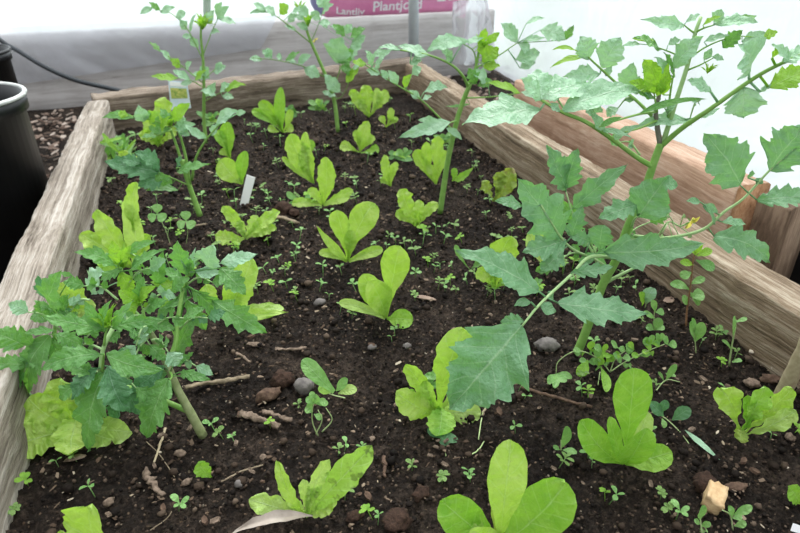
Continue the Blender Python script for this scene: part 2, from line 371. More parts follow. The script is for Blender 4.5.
# ------------------------------------------------------------------ ground, bed, walls
SOILZ = {}
def soilh(x, y):
    h = .012*noise.noise(V((x*4.2, y*4.2, 3)))+.006*noise.noise(V((x*13, y*13, 9)))
    return h
def soil():
    bm = bmesh.new()
    xs = [-.37+i*(1.35/225) for i in range(226)]
    ys = []; y = -.1
    while y < 2.95: ys.append(y); y += .0055+.004*max(0, y-.6)
    g = []
    for y in ys:
        row = []
        for x in xs:
            c = noise.noise(V((x*38, y*38, 1))); f = noise.noise(V((x*95, y*95, 5)))
            k = noise.noise(V((x*190, y*190, 7)))
            z = soilh(x, y)-.006+.010*max(c, -.4)+.0085*f+.005*k
            row.append(bm.verts.new((x, y, z)))
        g.append(row)
    for a, b in zip(g, g[1:]):
        for i in range(len(a)-1): bm.faces.new((a[i], a[i+1], b[i+1], b[i]))
    o = link('soil', bm, M['soil']); o['kind'] = 'structure'
soil()

ICO = {}
def lump(bm, c, r, sub=1, sq=(1, 1, 1), rot=0, nz=.35, f=1.0):
    rr = random.random()*50
    mt = Matrix.Rotation(rot, 3, 'Z') @ Matrix.Rotation(random.uniform(-.5, .5), 3, 'X')
    if sub not in ICO:
        tb = bmesh.new(); bmesh.ops.create_icosphere(tb, subdivisions=sub, radius=1); tb.verts.index_update()
        ICO[sub] = ([v.co.copy() for v in tb.verts], [[v.index for v in fc.verts] for fc in tb.faces]); tb.free()
    vs, fs = ICO[sub]; nvs = []; c = V(c)
    for p in vs:
        k = 1+nz*noise.noise(p*1.6*f+V((rr, 0, 0)))+nz*.6*noise.noise(p*4*f+V((rr, 9, 0)))
        if sub > 2: k += nz*.35*noise.noise(p*11*f+V((rr, 3, 0)))
        nvs.append(bm.verts.new(c+mt @ V((p.x*sq[0]*r*k, p.y*sq[1]*r*k, p.z*sq[2]*r*k))))
    for fc in fs: bm.faces.new([nvs[i] for i in fc])
def flake(bm, c, l, w, h, rot, tilt=.3):
    mt = Matrix.Rotation(rot, 3, 'Z') @ Matrix.Rotation(random.uniform(-tilt, tilt), 3, 'X') @ Matrix.Rotation(random.uniform(-tilt, tilt), 3, 'Y')
    n = 6; top = []; bot = []
    for k in range(n):
        a = 2*math.pi*(k+random.uniform(-.42, .42))/n
        x = math.cos(a); y = math.sin(a)
        x = math.copysign(abs(x)**.6, x)*l/2*random.uniform(.55, 1.15); y = math.copysign(abs(y)**.6, y)*w/2*random.uniform(.8, 1.1)
        top.append(bm.verts.new(V(c)+mt @ V((x, y, h/2)))); bot.append(bm.verts.new(V(c)+mt @ V((x*1.05, y*1.05, -h/2))))
    bm.faces.new(top); bm.faces.new(bot[::-1])
    for k in range(n): bm.faces.new((top[k-1], bot[k-1], bot[k], top[k]))

def inbed(x, y): return -.34 < x < .95 and y < 2.55+.27*(x+.35)
bm = bmesh.new(); cnt = 0
while cnt < 15000:
    y = .3+random.random()**1.6*2.3; x = random.uniform(-.34, .95)
    if not inbed(x, y): continue
    r = random.uniform(.0012, .0036)*(1+(random.random() < .08)*1.5)*(.85+.3*y)
    lump(bm, (x, y, soilh(x, y)+r*.3), r, 1, (1, random.uniform(.7, 1), random.uniform(.6, .9)), random.random()*6)
    cnt += 1
tag(link('soil_crumbs', bm, M['crumb']), 'dark crumbs of loose soil strewn all over the bed', 'soil', kind='stuff')
bm = bmesh.new(); cnt = 0
while cnt < 3600:
    y = .35+random.random()**1.4*2.2; x = random.uniform(-.34, .95)
    if not inbed(x, y): continue
    if noise.noise(V((x*3, y*3, 20)))+random.uniform(-.3, .5) < 0: continue
    l = (.002+.012*random.random()**2.2)*(.8+.3*y)
    flake(bm, (x, y, soilh(x, y)+.002), l, l*random.uniform(.15, .6), .0012, random.random()*6.3, .5)
    cnt += 1
tag(link('wood_litter', bm, M['litter'], smooth=False), 'tiny brown bark bits and wood splinters littering the soil', 'litter', kind='stuff')

def board(name, x0, x1, y0, y1, z0, z1, mat, loc=(0, 0, 0), rotz=0, seg=60, rough=.004, along='y', bev=.006, wav=0):
    bm = bmesh.new(); prof = []
    c = bev
    # rounded-corner profile across (a) and height (z)
    if along == 'y': a0, a1, b0, b1 = x0, x1, y0, y1
    else: a0, a1, b0, b1 = y0, y1, x0, x1
    def sub(p, q, n): return [(p[0]+(q[0]-p[0])*i/n, p[1]+(q[1]-p[1])*i/n) for i in range(n)]
    cs = [(a0+c, z1), (a1-c, z1), (a1, z1-c), (a1, z0+c), (a1-c, z0), (a0+c, z0), (a0, z0+c), (a0, z1-c)]
    for i in range(8): prof += sub(cs[i], cs[(i+1) % 8], 6 if i in (0, 2, 6) else 1)
    rings = []
    for i in range(seg+1):
        b = b0+(b1-b0)*i/seg; ring = []
        for a, z in prof:
            p = V((a, b, z)) if along == 'y' else V((b, a, z))
            q = V((p.x*9, p.y*9, p.z*9)); k = noise.noise(q+V((3, 1, 2)))*rough+noise.noise(q*5)*rough*.6
            ca = (a0+a1)/2; cz = (z0+z1)/2
            d = V(((a-ca)/(a1-a0), (z-cz)/(z1-z0)))
            da = k*(1 if d.x > 0 else -1)*(abs(d.x) > .3); dz = k*(1 if d.y > 0 else -1)*(abs(d.y) > .3)
            edge = (abs(d.x) > .38 and d.y > .42)
            if edge: dz -= abs(noise.noise(V((b*14, 3, a*5))))*rough*2.2
            dz += wav*noise.noise(V((b*2.2, 5, 5)))
            ring.append(bm.verts.new((a+da, b, z+dz) if along == 'y' else (b, a+da, z+dz)))
        rings.append(ring)
    n = len(prof)
    for r1, r2 in zip(rings, rings[1:]):
        for k in range(n): bm.faces.new((r1[k], r1[(k+1) % n], r2[(k+1) % n], r2[k]))
    bm.faces.new(rings[0]); bm.faces.new(rings[-1][::-1])
    bmesh.ops.recalc_face_normals(bm, faces=bm.faces)
    o = link(name, bm, mat); o.location = loc; o.rotation_euler.z = rotz
    return o
tag(board('timber_board', -.04, .042, -.3, 2.455, -.33, 0, M['wood_grey'], (-.392, .1+.1, .13), seg=240, rough=.0032, wav=.004), 'thick weathered grey timber forming the left side of the raised bed', 'timber')
tag(board('timber_board', -.045, .05, -.5, 2.76, -.33, 0, M['wood_brown'], (1.005, .18, .13), seg=240, rough=.0032, wav=.003), 'long brown weathered timber forming the right side of the raised bed', 'timber')
a = V((-.45, 2.79)); b = V((1.02, 3.10))
ang = math.atan2(b.y-a.y, b.x-a.x)
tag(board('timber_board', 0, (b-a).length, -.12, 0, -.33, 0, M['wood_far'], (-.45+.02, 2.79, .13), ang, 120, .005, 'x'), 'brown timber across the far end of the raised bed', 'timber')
# second timber beyond the bed, top edge higher
B2E = G(735, 187, .2).y
o = board('timber_board', -.05, .05, 0, G(512, 80, .2).y-B2E, -.40, 0, M['wood_red'], (1.215, B2E, .2), 0, 160, .003); o.data.materials.append(M['wood_end'])
tag(o, 'reddish brown plank standing behind the right side of the bed', 'timber')
for p in o.data.polygons:
    if abs(p.normal.y) > .9 and p.center.y < .01: p.material_index = 1
o = board('timber_board', -.035, .035, -.10, -.01, -.40, 0, M['wood_dark'], (1.245, B2E-.012, .185), 0, 20, .003)
tag(o, 'short dark brown timber block with a knot, at the right edge', 'timber')

def quad(name, pts, mat, nx=1, ny=1, fn=None, smooth=True, st=True):
    bm = bmesh.new(); a, b, c, d = [V(p) for p in pts]; g = []
    for j in range(ny+1):
        r = []
        for i in range(nx+1):
            u, v = i/nx, j/ny
            p = a.lerp(b, u).lerp(d.lerp(c, u), v)
            if fn: p = p+fn(u, v, p)
            r.append(bm.verts.new(p))
        g.append(r)
    for r1, r2 in zip(g, g[1:]):
        for i in range(nx): bm.faces.new((r1[i], r1[i+1], r2[i+1], r2[i]))
    o = link(name, bm, mat, smooth=smooth)
    if st: o['kind'] = 'structure'
    return o
M['path'] = soil_mat('path_earth', .5)
M['outside'] = simple('outside_grass', (.16, .22, .12), (.42, .5, .4), 1.2, .9, .2)
quad('floor', [(-3.5, -1, -.2), (2.05, -1, -.2), (2.05, 4.5, -.2), (-3.5, 4.5, -.2)], M['path'], 60, 60, lambda u, v, p: V((0, 0, .01*noise.noise(p*6))))
quad('ground_outside', [(-12, -6, -.32), (14, -6, -.32), (14, 22, -.32), (-12, 22, -.32)], M['outside'])
# back plank of the greenhouse
def wl(px, z): # point on the line of the back wall plane
    pass
bw = board('wall_back', -2.6, 1.95, -.03, .03, -.42, 0, M['wood_wall'], (0, 4.0, .205), math.radians(2.2), 80, .003, 'x'); bw['kind'] = 'structure'
# films
def fold(u, v, p):
    return V((0, .05*noise.noise(V((p.x*1.6+p.z*1.2, p.z*.7, 4)))+.012*noise.noise(V((p.x*9-p.z*7, p.z*3, 8))), 0))
quad('wall_back_film', [(-3.2, 4.22, -.1), (2.0, 4.44, -.1), (2.0, 4.44, 2.3), (-3.2, 4.22, 2.3)], M['film'], 120, 50, fold)
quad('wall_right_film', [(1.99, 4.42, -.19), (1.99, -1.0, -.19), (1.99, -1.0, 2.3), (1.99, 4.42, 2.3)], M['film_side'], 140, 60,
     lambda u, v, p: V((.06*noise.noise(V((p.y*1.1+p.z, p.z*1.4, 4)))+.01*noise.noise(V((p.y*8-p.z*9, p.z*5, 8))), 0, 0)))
def drape(u, v, p):
    return V((0, -.03*abs(noise.noise(V((p.x*2.2+p.z*3.2, p.z*1.0, 1))))-.012*noise.noise(V((p.x*9+p.z*11, p.z*2, 8))), 0))
o = quad('plastic_sheet', [(-2.4, 3.86, -.17), (.38, 3.955, .06), (.5, 3.965, .24), (-2.4, 3.86, .25)], M['film_thin'], 120, 30, drape, st=False)
tag(o, 'thin clear plastic sheet hanging over the grey back plank at left', 'plastic sheet')
# gathered plastic flap right of the post
def flap():
    bm = bmesh.new(); P = [(452, 6), (478, -6), (492, 4), (497, 62), (474, 66), (452, 58)]
    base = V((1.72, 3.8, 0)); g = []
    nx, ny = 26, 26
    L = [(453, 2), (451, 30), (454, 64)]; R = [(486, -8), (492, 28), (499, 68)]
    for j in range(ny+1):
        v = j/ny; r = []
        for i in range(nx+1):
            u = i/nx
            def q(T): return (T[0][0]*(1-v)**2+2*T[1][0]*v*(1-v)+T[2][0]*v*v, T[0][1]*(1-v)**2+2*T[1][1]*v*(1-v)+T[2][1]*v*v)
            l_, r_ = q(L), q(R)
            x = l_[0]*(1-u)+r_[0]*u; y = l_[1]*(1-u)+r_[1]*u
            off = .07*math.sin(u*9+v*3)*(.3+v)+.03*noise.noise(V((u*5, v*5, 2)))
            r.append(bm.verts.new(W(x, y, base, off, -.19)))
        g.append(r)
    for r1, r2 in zip(g, g[1:]):
        for i in range(nx): bm.faces.new((r1[i], r1[i+1], r2[i+1], r2[i]))
    o = link('plastic_flap', bm, M['film_flap'], origin=W(475, 60, base, 0, -.19))
    tag(o, 'gathered flap of cloudy plastic sheet right of the metal post', 'plastic sheet')
M['film_flap'] = film_mat('cloudy_film', .9, .62, (.90, .91, .95))
flap()
# metal post
pb = V((1.235, 3.62, -.2))
bm = bmesh.new(); tube(bm, [pb, pb+V((-.012, 0, 1.6))], .03, .03, 20, False)
bmesh.ops.recalc_face_normals(bm, faces=bm.faces)
tag(link('metal_post', bm, M['steel'], origin=pb), 'round galvanised metal post standing before the back plank', 'post')
pb = V((.07, 4.13, .2))
bm = bmesh.new(); tube(bm, [W(207, 60, pb, 0, -.3), W(207, -60, pb, 0)], .022, .022, 16, False)
M['post_green'] = simple('green_grey_post', (.30, .40, .30), (.42, .52, .42), 12.0, .6, .1)
tag(link('metal_post', bm, M['post_green'], origin=W(207, 60, pb, 0, -.3)), 'greenish upright pole at the top edge behind the left tomato', 'post')
# soil bag
M['bag_pink'] = simple('pink_bag_film', (.62, .17, .36), (.78, .30, .50), 5.0, .35, .3, .5, dist=.01)
M['bag_blue'] = simple('purple_bag_end', (.16, .17, .34), (.30, .28, .48), 6.0, .35, .3, .5, dist=.01)
M['bag_white'] = simple('white_print', (.8, .8, .82), (.9, .9, .92), 5.0, .5, .0)
def bag():
    by = 4.02
    def Bp(x, y, off=0): return W(x, y, V((0.9, by, 0)), off, -5)
    c0 = V((1.0, 4.13, .31)); ax = V((math.cos(math.radians(2.2)), math.sin(math.radians(2.2)), 0)); dn = V((-ax.y, ax.x, 0))
    xl = W(309, 10, V((1, 4.1, 0)), 0, -5).x; xr = W(492, 0, V((1, 4.1, 0)), 0, -5).x
    ln = (xr-xl)/ax.x; c0 = V((xl, 4.13, .31)); ry, rz = .085, .15
    t = thing('soil_bag', c0+ax*ln/2-V((0, 0, rz)), 'pink plastic bag of potting soil lying behind the back plank', 'bag')
    def surf(s, a, e=0.0):
        k = min(1, max(.0, (1-abs(2*s-1)**5)))**.5
        return c0+ax*(s*ln)+dn*(-(ry*k+e)*math.cos(a))+V((0, 0, (rz*k+e)*math.sin(a)+.012*noise.noise(V((s*6, a, 0)))*k))
    def patch(name, s0, s1, mat, par=t):
        bm = bmesh.new(); g = []
        for i in range(41):
            s = s0+(s1-s0)*i/40; g.append([bm.verts.new(surf(s, 2*math.pi*k/28)) for k in range(28)])
        for r1, r2 in zip(g, g[1:]):
            for k in range(28): bm.faces.new((r1[k], r1[(k+1) % 28], r2[(k+1) % 28], r2[k]))
        return link(name, bm, mat, par)
    patch('bag_end', 0, .06, M['bag_blue']); body = patch('bag_body', .06, 1, M['bag_pink'])
    body['_w'] = t['_w']
    def panel(name, s0, s1, a0, a1, mat):
        bm = bmesh.new(); g = []
        for i in range(11):
            s = s0+(s1-s0)*i/10; g.append([bm.verts.new(surf(s, a0+(a1-a0)*k/10, .003)) for k in range(11)])
        for r1, r2 in zip(g, g[1:]):
            for k in range(10): bm.faces.new((r1[k], r1[k+1], r2[k+1], r2[k]))
        return link(name, bm, mat, body)
    panel('print_panel', .745, .80, -.25, 1.2, M['bag_white']); panel('print_panel', .82, .87, -.25, 1.2, M['bag_white'])
    def text(s, x0, x1, a, name):
        cu = bpy.data.curves.new(name, 'FONT'); cu.body = s; cu.size = 1; cu.offset = .018; cu.extrude = 0
        to = bpy.data.objects.new(name, cu); COL.objects.link(to)
        bpy.context.view_layer.update()
        me = bpy.data.meshes.new_from_object(to.evaluated_get(bpy.context.evaluated_depsgraph_get()))
        bpy.data.objects.remove(to)
        xs = [v.co.x for v in me.vertices]; w = max(xs)-min(xs); mn = min(xs)
        bm = bmesh.new(); bm.from_mesh(me)
        for v in bm.verts:
            q = (v.co.x-mn)/w; s_ = x0+(x1-x0)*q; hgt = v.co.y*(x1-x0)*ln/w
            v.co = surf(s_, a+hgt/rz, .004)
        return link(name, bm, M['bag_white'], body)
    zl = W(348, 14.5, V((1, 4.04, 0)), 0, -5).z; zp = W(400, 11, V((1.2, 4.06, 0)), 0, -5).z
    text('Lantliv', .135, .30, math.asin(max(-.97, (zl-c0.z)/rz)), 'lettering'); text('Plantjord', .35, .65, math.asin(max(-.97, (zp-c0.z)/rz)), 'lettering')
bag()
# hose
hb = V((-.6, 3.3, 0))
def tubeobj(name, pxs, base, r0, r1, mat, label, cat, zmin=-.19, seg=10, **k):
    bm = bmesh.new(); pts = [W(x, y, base, o, zmin) for x, y, o in pxs]
    tube(bm, pts, r0, r1, seg, **k)
    return tag(link(name, bm, mat, origin=pts[0]), label, cat)
hb = G(112, 88, -.0); 
tubeobj('hose', [(-40, 10, .2), (0, 40, .2), (20, 52, .15), (45, 67, .1), (75, 80, .08), (108, 88, .05), (150, 98, 0)], hb, .0115, .0115, M['hose'], 'black hose sagging in front of the plastic at upper left', 'hose', -1)
tubeobj('hose', [(425, 76, 0), (440, 70, 0), (456, 67, 0), (475, 66, .05), (510, 68, .1)], G(455, 67, -.18), .013, .013, M['hose'], 'short stretch of black hose behind the far right corner of the bed', 'hose')

# pots at left
POTS = []
def pot(px, py, zt, r_top, h, label, rim, r_bot):
    c = G(px, py, zt); POTS.append((c.x, c.y))
    t = thing('plant_pot', (c.x, c.y, zt-h), label, 'pot')
    bm = bmesh.new(); seg = 48
    prof = [(r_bot, 0), (r_top*.97, h*.93), (r_top*1.03, h*.93), (r_top*1.03, h), (r_top*.96, h), (r_top*.92, h*.9), (r_bot*.96, .01), (0, .01)]
    prof = [(0, 0)]+prof; rs = []
    for r, z in prof:
        rs.append([bm.verts.new((c.x+r*math.cos(2*math.pi*k/seg), c.y+r*math.sin(2*math.pi*k/seg), zt-h+z)) for k in range(seg)])
    for r1, r2 in zip(rs, rs[1:]):
        for k in range(seg): bm.faces.new((r1[k], r1[(k+1) % seg], r2[(k+1) % seg], r2[k]))
    bmesh.ops.remove_doubles(bm, verts=bm.verts, dist=1e-6); bmesh.ops.recalc_face_normals(bm, faces=bm.faces)
    link('pot_body', bm, M['black_plastic'], t)
    bm = bmesh.new(); tube(bm, [V((c.x+r_top*1.02*math.cos(a*math.pi/24), c.y+r_top*1.02*math.sin(a*math.pi/24), zt)) for a in range(49)], .006, .006, 8, False)
    link('pot_rim', bm, M['rim'] if rim else M['black_plastic'], t)
pot(-46, 98, .35, .155, .55, 'large black plant pot with pale rim outside the left of the bed', True, .15)
pot(-36, 52, .30, .15, .49, 'black pot partly hidden behind the pale-rimmed pot at left', False, .15)
# dark crate along the left
# wood chips on path left
bm = bmesh.new(); random.seed(5)
for i in range(900):
    x = random.uniform(-1.15, -.47); y = random.uniform(1.2, 3.75)
    if any((x-q[0])**2+(y-q[1])**2 < .19**2 for q in POTS): continue
    flake(bm, (x, y, -.19+random.uniform(0, .03)), random.uniform(.02, .05), random.uniform(.01, .025), .005, random.random()*6.3, .5)
tag(link('wood_chips', bm, M['chips'], smooth=False), 'pale brown wood chips covering the path left of the bed', 'wood chips', kind='stuff')
bm = bmesh.new()
for i in range(500):
    x = random.uniform(1.3, 1.93); y = random.uniform(.2, 3.9)
    if y < 1.15 and x > 1.2: continue
    flake(bm, (x, y, -.19+random.uniform(0, .03)), random.uniform(.02, .05), random.uniform(.01, .025), .005, random.random()*6.3, .5)
tag(link('wood_chips', bm, M['chips'], smooth=False), 'wood chips on the ground right of the bed', 'wood chips', kind='stuff')
# low pale plank by chips (upper-left)
# ------------------------------------------------------------------ plants
random.seed(11)
def stalk(bm, pts, r0, r1): tube(bm, pts, r0, r1, 6)
def lettuce(base, leaves, label, mat='lettuce', group=None, shape='spat', ruf=.05, name='lettuce_plant'):
    bx, by = base; B = G(bx, by); B.z = soilh(B.x, B.y)
    t = thing(name, B, label, 'lettuce', group)
    for L in leaves:
        tx, ty, w = L[0], L[1], L[2]; o = L[3] if len(L) > 3 and L[3] is not None else {}
        off = o.get('off', 0.0)
        T = W(tx, ty, B, off, .014); dpt = depth(T)
        A = B+V((0, 0, .002))+(T-B).normalized()*.002
        if 'b' in o: A = W(o['b'][0], o['b'][1], B, o.get('bo', 0), .006)
        wm = w*dpt/FPX*(.92 if by > 270 else .80)
        bm = bmesh.new(); s_ = sd(); rnd = random.Random(s_)
        hv = hint(o.get('up', .5), o.get('cam', .65), .15, rnd)
        leaf(bm, A, T, wm, hv, o.get('s', shape), o.get('arch', rnd.uniform(-.02, .10)), o.get('fold', .22), o.get('ruf', ruf), s_, cup=o.get('cup', .05), nu=32, nv=12, twist=o.get('tw', 0))
        link('leaf', bm, M[o.get('m', mat)], t)
    return t
def tomato_leaf(t, B, rach, lfs, m='tomato', r=.0022, hk=None, smat='stem', first=None, arch=.07):
    pts = [W(x, y, B, o, .012) for x, y, o in rach]
    bm = bmesh.new(); tube(bm, pts, r, r*.5, 7)
    st = link('leaf_stalk', bm, M[smat], t)
    cp = catmull(pts)
    for L in lfs:
        bx, by, tx, ty, w = L[:5]; o = L[5] if len(L) > 5 else {}
        # nearest rachis point in the photograph's direction gives the distance of the leaflet's base
        k = min(cp, key=lambda q: (ray(bx, by).normalized()-(q-CAM).normalized()).length)
        ob = (k-B).dot(HF)
        A = W(bx, by, B, ob, .012)
        s_ = sd(); rnd = random.Random(s_)
        d0 = depth(A); ln = math.hypot(tx-bx, ty-by)*d0/FPX
        ot = ob+o.get('o', rnd.uniform(-.35, .15)*ln)
        T = W(tx, ty, B, ot, .014)
        pale = o.get('m', m) in ('tomato_pale_glare', 'tomato_bright')
        wm = w*depth(A.lerp(T, .4))/FPX*o.get('wk', 1.3 if pale else 1.18)
        bm = bmesh.new()
        hv = hint(o.get('up', .6), o.get('cam', .55), .25, rnd)
        mm = o.get('m', m)
        if (A-k).length > .003: tube(bm, [k, A], r*.45, r*.4, 5, False)
        big = w > 14
        leaf(bm, A, T, wm, hv, o.get('s', 'tom'), o.get('arch', rnd.uniform(.02, .12)), o.get('fold', rnd.uniform(.05, .3)), o.get('ruf', .045), s_,
             lobes=o.get('l', None if big else 2.6), nu=36 if big else 18, nv=8 if big else 4, twist=o.get('tw', rnd.uniform(-.3, .3)), dls=o.get('dl', .6 if pale else .95))
        tb = link('leaflet', bm, M[mm], st)
    return st
def stem(t, pts, B, r0, r1, mat='stem', name='stem'):
    P_ = [W(x, y, B, o, .0) for x, y, o in pts]
    bm = bmesh.new(); tube(bm, P_, r0, r1, 10, lump=.06); return link(name, bm, M[mat], t)
def shoot_tip(t, px, py, B, off, size, n=7, m='tomato_bright'):
    c = W(px, py, B, off); bm = bmesh.new(); rnd = random.Random(sd())
    sz = size*depth(c)/FPX
    for i in range(n):
        a = i*2.4+rnd.random(); e = rnd.uniform(.3, 1.2)
        d = V((math.cos(a)*math.cos(e), math.sin(a)*math.cos(e), math.sin(e)))
        leaf(bm, c-V((0, 0, sz*.3)), c+d*sz*rnd.uniform(.5, 1), sz*.35, V((0, 0, 1))+TOCAM*.5, 'tom', .1, .4, .06, sd(), lobes=2.6, nu=14, nv=4)
    return link('shoot_tip', bm, M[m], t)
def compound(t, B, a, b, w, mats, n=3, o0=0.0, o1=0.0, seed=0, sag=6):
    rnd = random.Random(seed); x0, y0 = a; x1, y1 = b; L = math.hypot(x1-x0, y1-y0)
    rach = [(x0, y0, o0), ((x0+x1)/2, (y0+y1)/2-sag, (o0+o1)/2), (x1, y1, o1)]
    ux, uy = (x1-x0)/L, (y1-y0)/L; lf = []
    tl = L*.62
    lf.append((x1, y1, x1+ux*tl, y1+uy*tl+rnd.uniform(-3, 8), w, {'m': rnd.choice(mats)}))
    for i in range(n):
        f = .35+.6*i/n; cx, cy = x0+(x1-x0)*f, y0+(y1-y0)*f-sag*4*f*(1-f)
        for s in (-1, 1):
            l = tl*rnd.uniform(.5, .85)*(.75+.35*i/n); an = math.atan2(uy, ux)+s*rnd.uniform(.8, 1.25)
            lf.append((cx+rnd.uniform(-2, 2), cy, cx+math.cos(an)*l, cy+math.sin(an)*l*.8, w*.78*l/tl*1.3, {'m': rnd.choice(mats)}))
            if rnd.random() < .5: lf.append((cx+4*ux, cy+4*uy, cx+4*ux+math.cos(an)*l*.3, cy+4*uy+math.sin(an)*l*.3, w*.25, {'m': rnd.choice(mats), 'l': 0}))
    return tomato_leaf(t, B, rach, lf, mats[0], .002, smat='stem_pale')
def root_pt(bx, by):
    B = G(bx, by); B.z = soilh(B.x, B.y); return B
br = {'m': 'tomato_bright'}; pl = {'m': 'tomato_pale_glare'}; bl = {'m': 'tomato_blue'}

# ---- T1: large tomato plant at right
B = root_pt(577, 352)
t = thing('tomato_plant', B, 'large tomato plant at right with broad leaves tinted pale for glare and a yellow flower', 'tomato plant')
stem(t, [(577, 353, 0), (586, 331, 0), (603, 284, 0), (616, 260, 0), (629, 224, 0), (644, 192, 0), (654, 162, 0), (661, 143, 0)], B, .0088, .0062)
stem(t, [(660, 144, 0), (657, 125, 0), (656, 109, 0), (660, 92, 0)], B, .0045, .003, 'stem_purple', 'branch')
stem(t, [(662, 145, 0), (667, 130, 0), (676, 101, 0), (687, 67, .01), (695, 34, .01), (701, 17, .02)], B, .0046, .0026, 'stem_pale', 'branch')
P1 = 'tomato_pale_glare'
tomato_leaf(t, B, [(661, 146, 0), (682, 128, -.02), (710, 109, -.04), (759, 75, -.06), (800, 55, -.08)],
 [(745, 87, 744, 118, 44, {'s': 'tomw', 'l': 2.6, 'wk': 1.1}), (749, 73, 742, 44, 50, {'s': 'tomw', 'l': 2.6}), (711, 92, 687, 80, 16), (769, 88, 812, 70, 24, br), (790, 62, 772, 44, 16), (772, 58, 778, 44, 8, br), (782, 62, 815, 50, 20), (760, 92, 772, 84, 6)], P1, .0048, smat='stem')  # bright green of the right-hand leaflet stands in for backlight
tomato_leaf(t, B, [(653, 167, 0), (635, 156, -.01), (612, 139, -.03), (586, 122, -.04), (562, 112, -.05), (541, 100, -.05)],
 [(562, 111, 642, 92, 30, {'up': .8, 'o': .05}), (543, 98, 588, 84, 30, {'o': .06}), (540, 110, 462, 124, 40, {'o': -.03}), (548, 104, 560, 112, 10), (541, 100, 520, 78, 20), (600, 130, 632, 138, 5, {'l': 0}),
  (541, 99, 536, 70, 26, {'o': .05}), (604, 132, 590, 110, 12), (612, 140, 640, 125, 8)], P1, .0046, smat='stem')
tomato_leaf(t, B, [(652, 116, 0), (638, 102, .02), (624, 90, .04), (601, 69, .05), (586, 55, .06)],
 [(602, 68, 621, 37, 27), (588, 60, 580, 36, 22), (586, 57, 550, 68, 7, {'m': 'tomato_bright', 'l': 0}), (575, 50, 552, 50, 5, br), (600, 74, 563, 77, 19), (622, 88, 634, 62, 18), (624, 92, 640, 76, 14), (606, 76, 612, 66, 8), (615, 84, 600, 92, 16)], P1, .003)
tomato_leaf(t, B, [(656, 112, 0), (640, 114, -.03), (615, 121, -.04), (599, 127, -.05)], [(640, 113, 708, 99, 7, {'l': 0, 'o': -.03, 'm': 'tomato'}), (600, 127, 622, 117, 6, {'l': 0, 'm': 'tomato'})], P1, .0022)
tomato_leaf(t, B, [(658, 120, 0), (640, 128, -.03), (625, 132, -.04)], [(690, 122, 632, 130, 14, {'o': 0}), (700, 118, 720, 108, 6)], P1, .0022)
tomato_leaf(t, B, [(696, 34, .01), (690, 30, .01), (684, 25, .01)], [(684, 25, 641, 19, 15, {'o': -.02}), (684, 27, 657, 26, 9, br), (686, 22, 700, 14, 8)], P1, .0018)
tomato_leaf(t, B, [(696, 32, .01), (704, 28, 0), (714, 25, 0)], [(713, 25, 758, 22, 16, {'o': -.02}), (714, 22, 722, 9, 12), (735, 20, 757, 16, 9, {'m': 'tomato'}), (703, 25, 722, 16, 7, br)], P1, .0018)
tomato_leaf(t, B, [(690, 58, .01), (704, 48, 0), (722, 40, 0), (742, 36, 0)], [(723, 48, 743, 30, 17, {'m': 'tomato'}), (704, 42, 730, 35, 9), (742, 42, 766, 32, 11), (762, 38, 778, 32, 10, br)], P1, .0016)
tomato_leaf(t, B, [(688, 70, .01), (702, 64, 0), (715, 57, 0)], [(704, 60, 712, 48, 8), (712, 57, 724, 60, 7)], P1, .0016)
tomato_leaf(t, B, [(686, 60, .01), (670, 52, 0), (650, 45, 0)], [(660, 50, 634, 37, 18, {'m': 'tomato'}), (655, 40, 632, 38, 8, br), (668, 45, 681, 40, 9), (640, 44, 622, 46, 7)], P1, .0016)
tomato_leaf(t, B, [(668, 118, 0), (670, 95, -.01), (674, 72, -.01)], [(674, 68, 704, 36, 24, {'o': -.02}), (663, 95, 668, 62, 12, br), (670, 75, 655, 57, 14), (674, 78, 664, 52, 16, {'m': 'tomato'})], P1, .0022)
tomato_leaf(t, B, [(657, 112, -.01), (655, 100, -.01), (654, 92, -.01)], [(655, 94, 643, 59, 25, {'m': 'tomato_bright', 'l': 2.6}), (650, 92, 628, 82, 12, br), (652, 98, 640, 90, 9, {'m': 'tomato_blue'}), (657, 96, 664, 76, 9, br), (655, 98, 638, 92, 10, {'m': 'tomato'})], P1, .0018)
shoot_tip(t, 668, 110, B, -.02, 16, 8, 'tomato_pale_glare'); shoot_tip(t, 708, 70, B, 0, 12, 6)
# lower leaves
tomato_leaf(t, B, [(634, 236, 0), (665, 238, -.02), (702, 230, -.03), (724, 212, -.03), (744, 198, -.03), (770, 170, -.03), (797, 146, -.03)],
 [(740, 185, 704, 133, 50, {'o': .01, 's': 'tomw', 'up': .15, 'cam': 1, 'dl': .6, 'tw': 0}), (769, 171, 806, 124, 62, {'s': 'tomw', 'up': .15, 'cam': 1, 'tw': 0}), (757, 200, 815, 196, 28), (748, 178, 752, 170, 8, {'l': 0}), (756, 184, 762, 178, 7, {'l': 0}),
  (722, 222, 746, 224, 14), (714, 236, 770, 263, 36, {'s': 'tomw', 'l': 3.6}), (715, 224, 703, 200, 5, {'l': 0}), (703, 206, 718, 212, 9, {'l': 0}), (700, 202, 686, 201, 8, {'l': 0})], 'tomato_mid', .0032, smat='stem_pale')
tomato_leaf(t, B, [(618, 258, -.01), (612, 254, -.03), (606, 252, -.04)], [(604, 252, 705, 243, 38, {'s': 'tomw', 'o': -.01}), (600, 249, 603, 225, 22, {'s': 'round'}), (596, 254, 578, 262, 10, {'l': 0})], 'tomato_mid', .0026, smat='stem_pale')
tomato_leaf(t, B, [(632, 226, -.01), (634, 220, -.03), (638, 216, -.04)], [(638, 217, 668, 176, 42, {'s': 'tomw', 'ruf': .08, 'l': 3.4, 'dl': .4, 'o': -.02}), (636, 205, 598, 219, 26, {'s': 'tomw', 'l': 3.2}), (660, 180, 678, 186, 14, {'l': 0})], 'tomato_mid', .0026, smat='stem_pale')
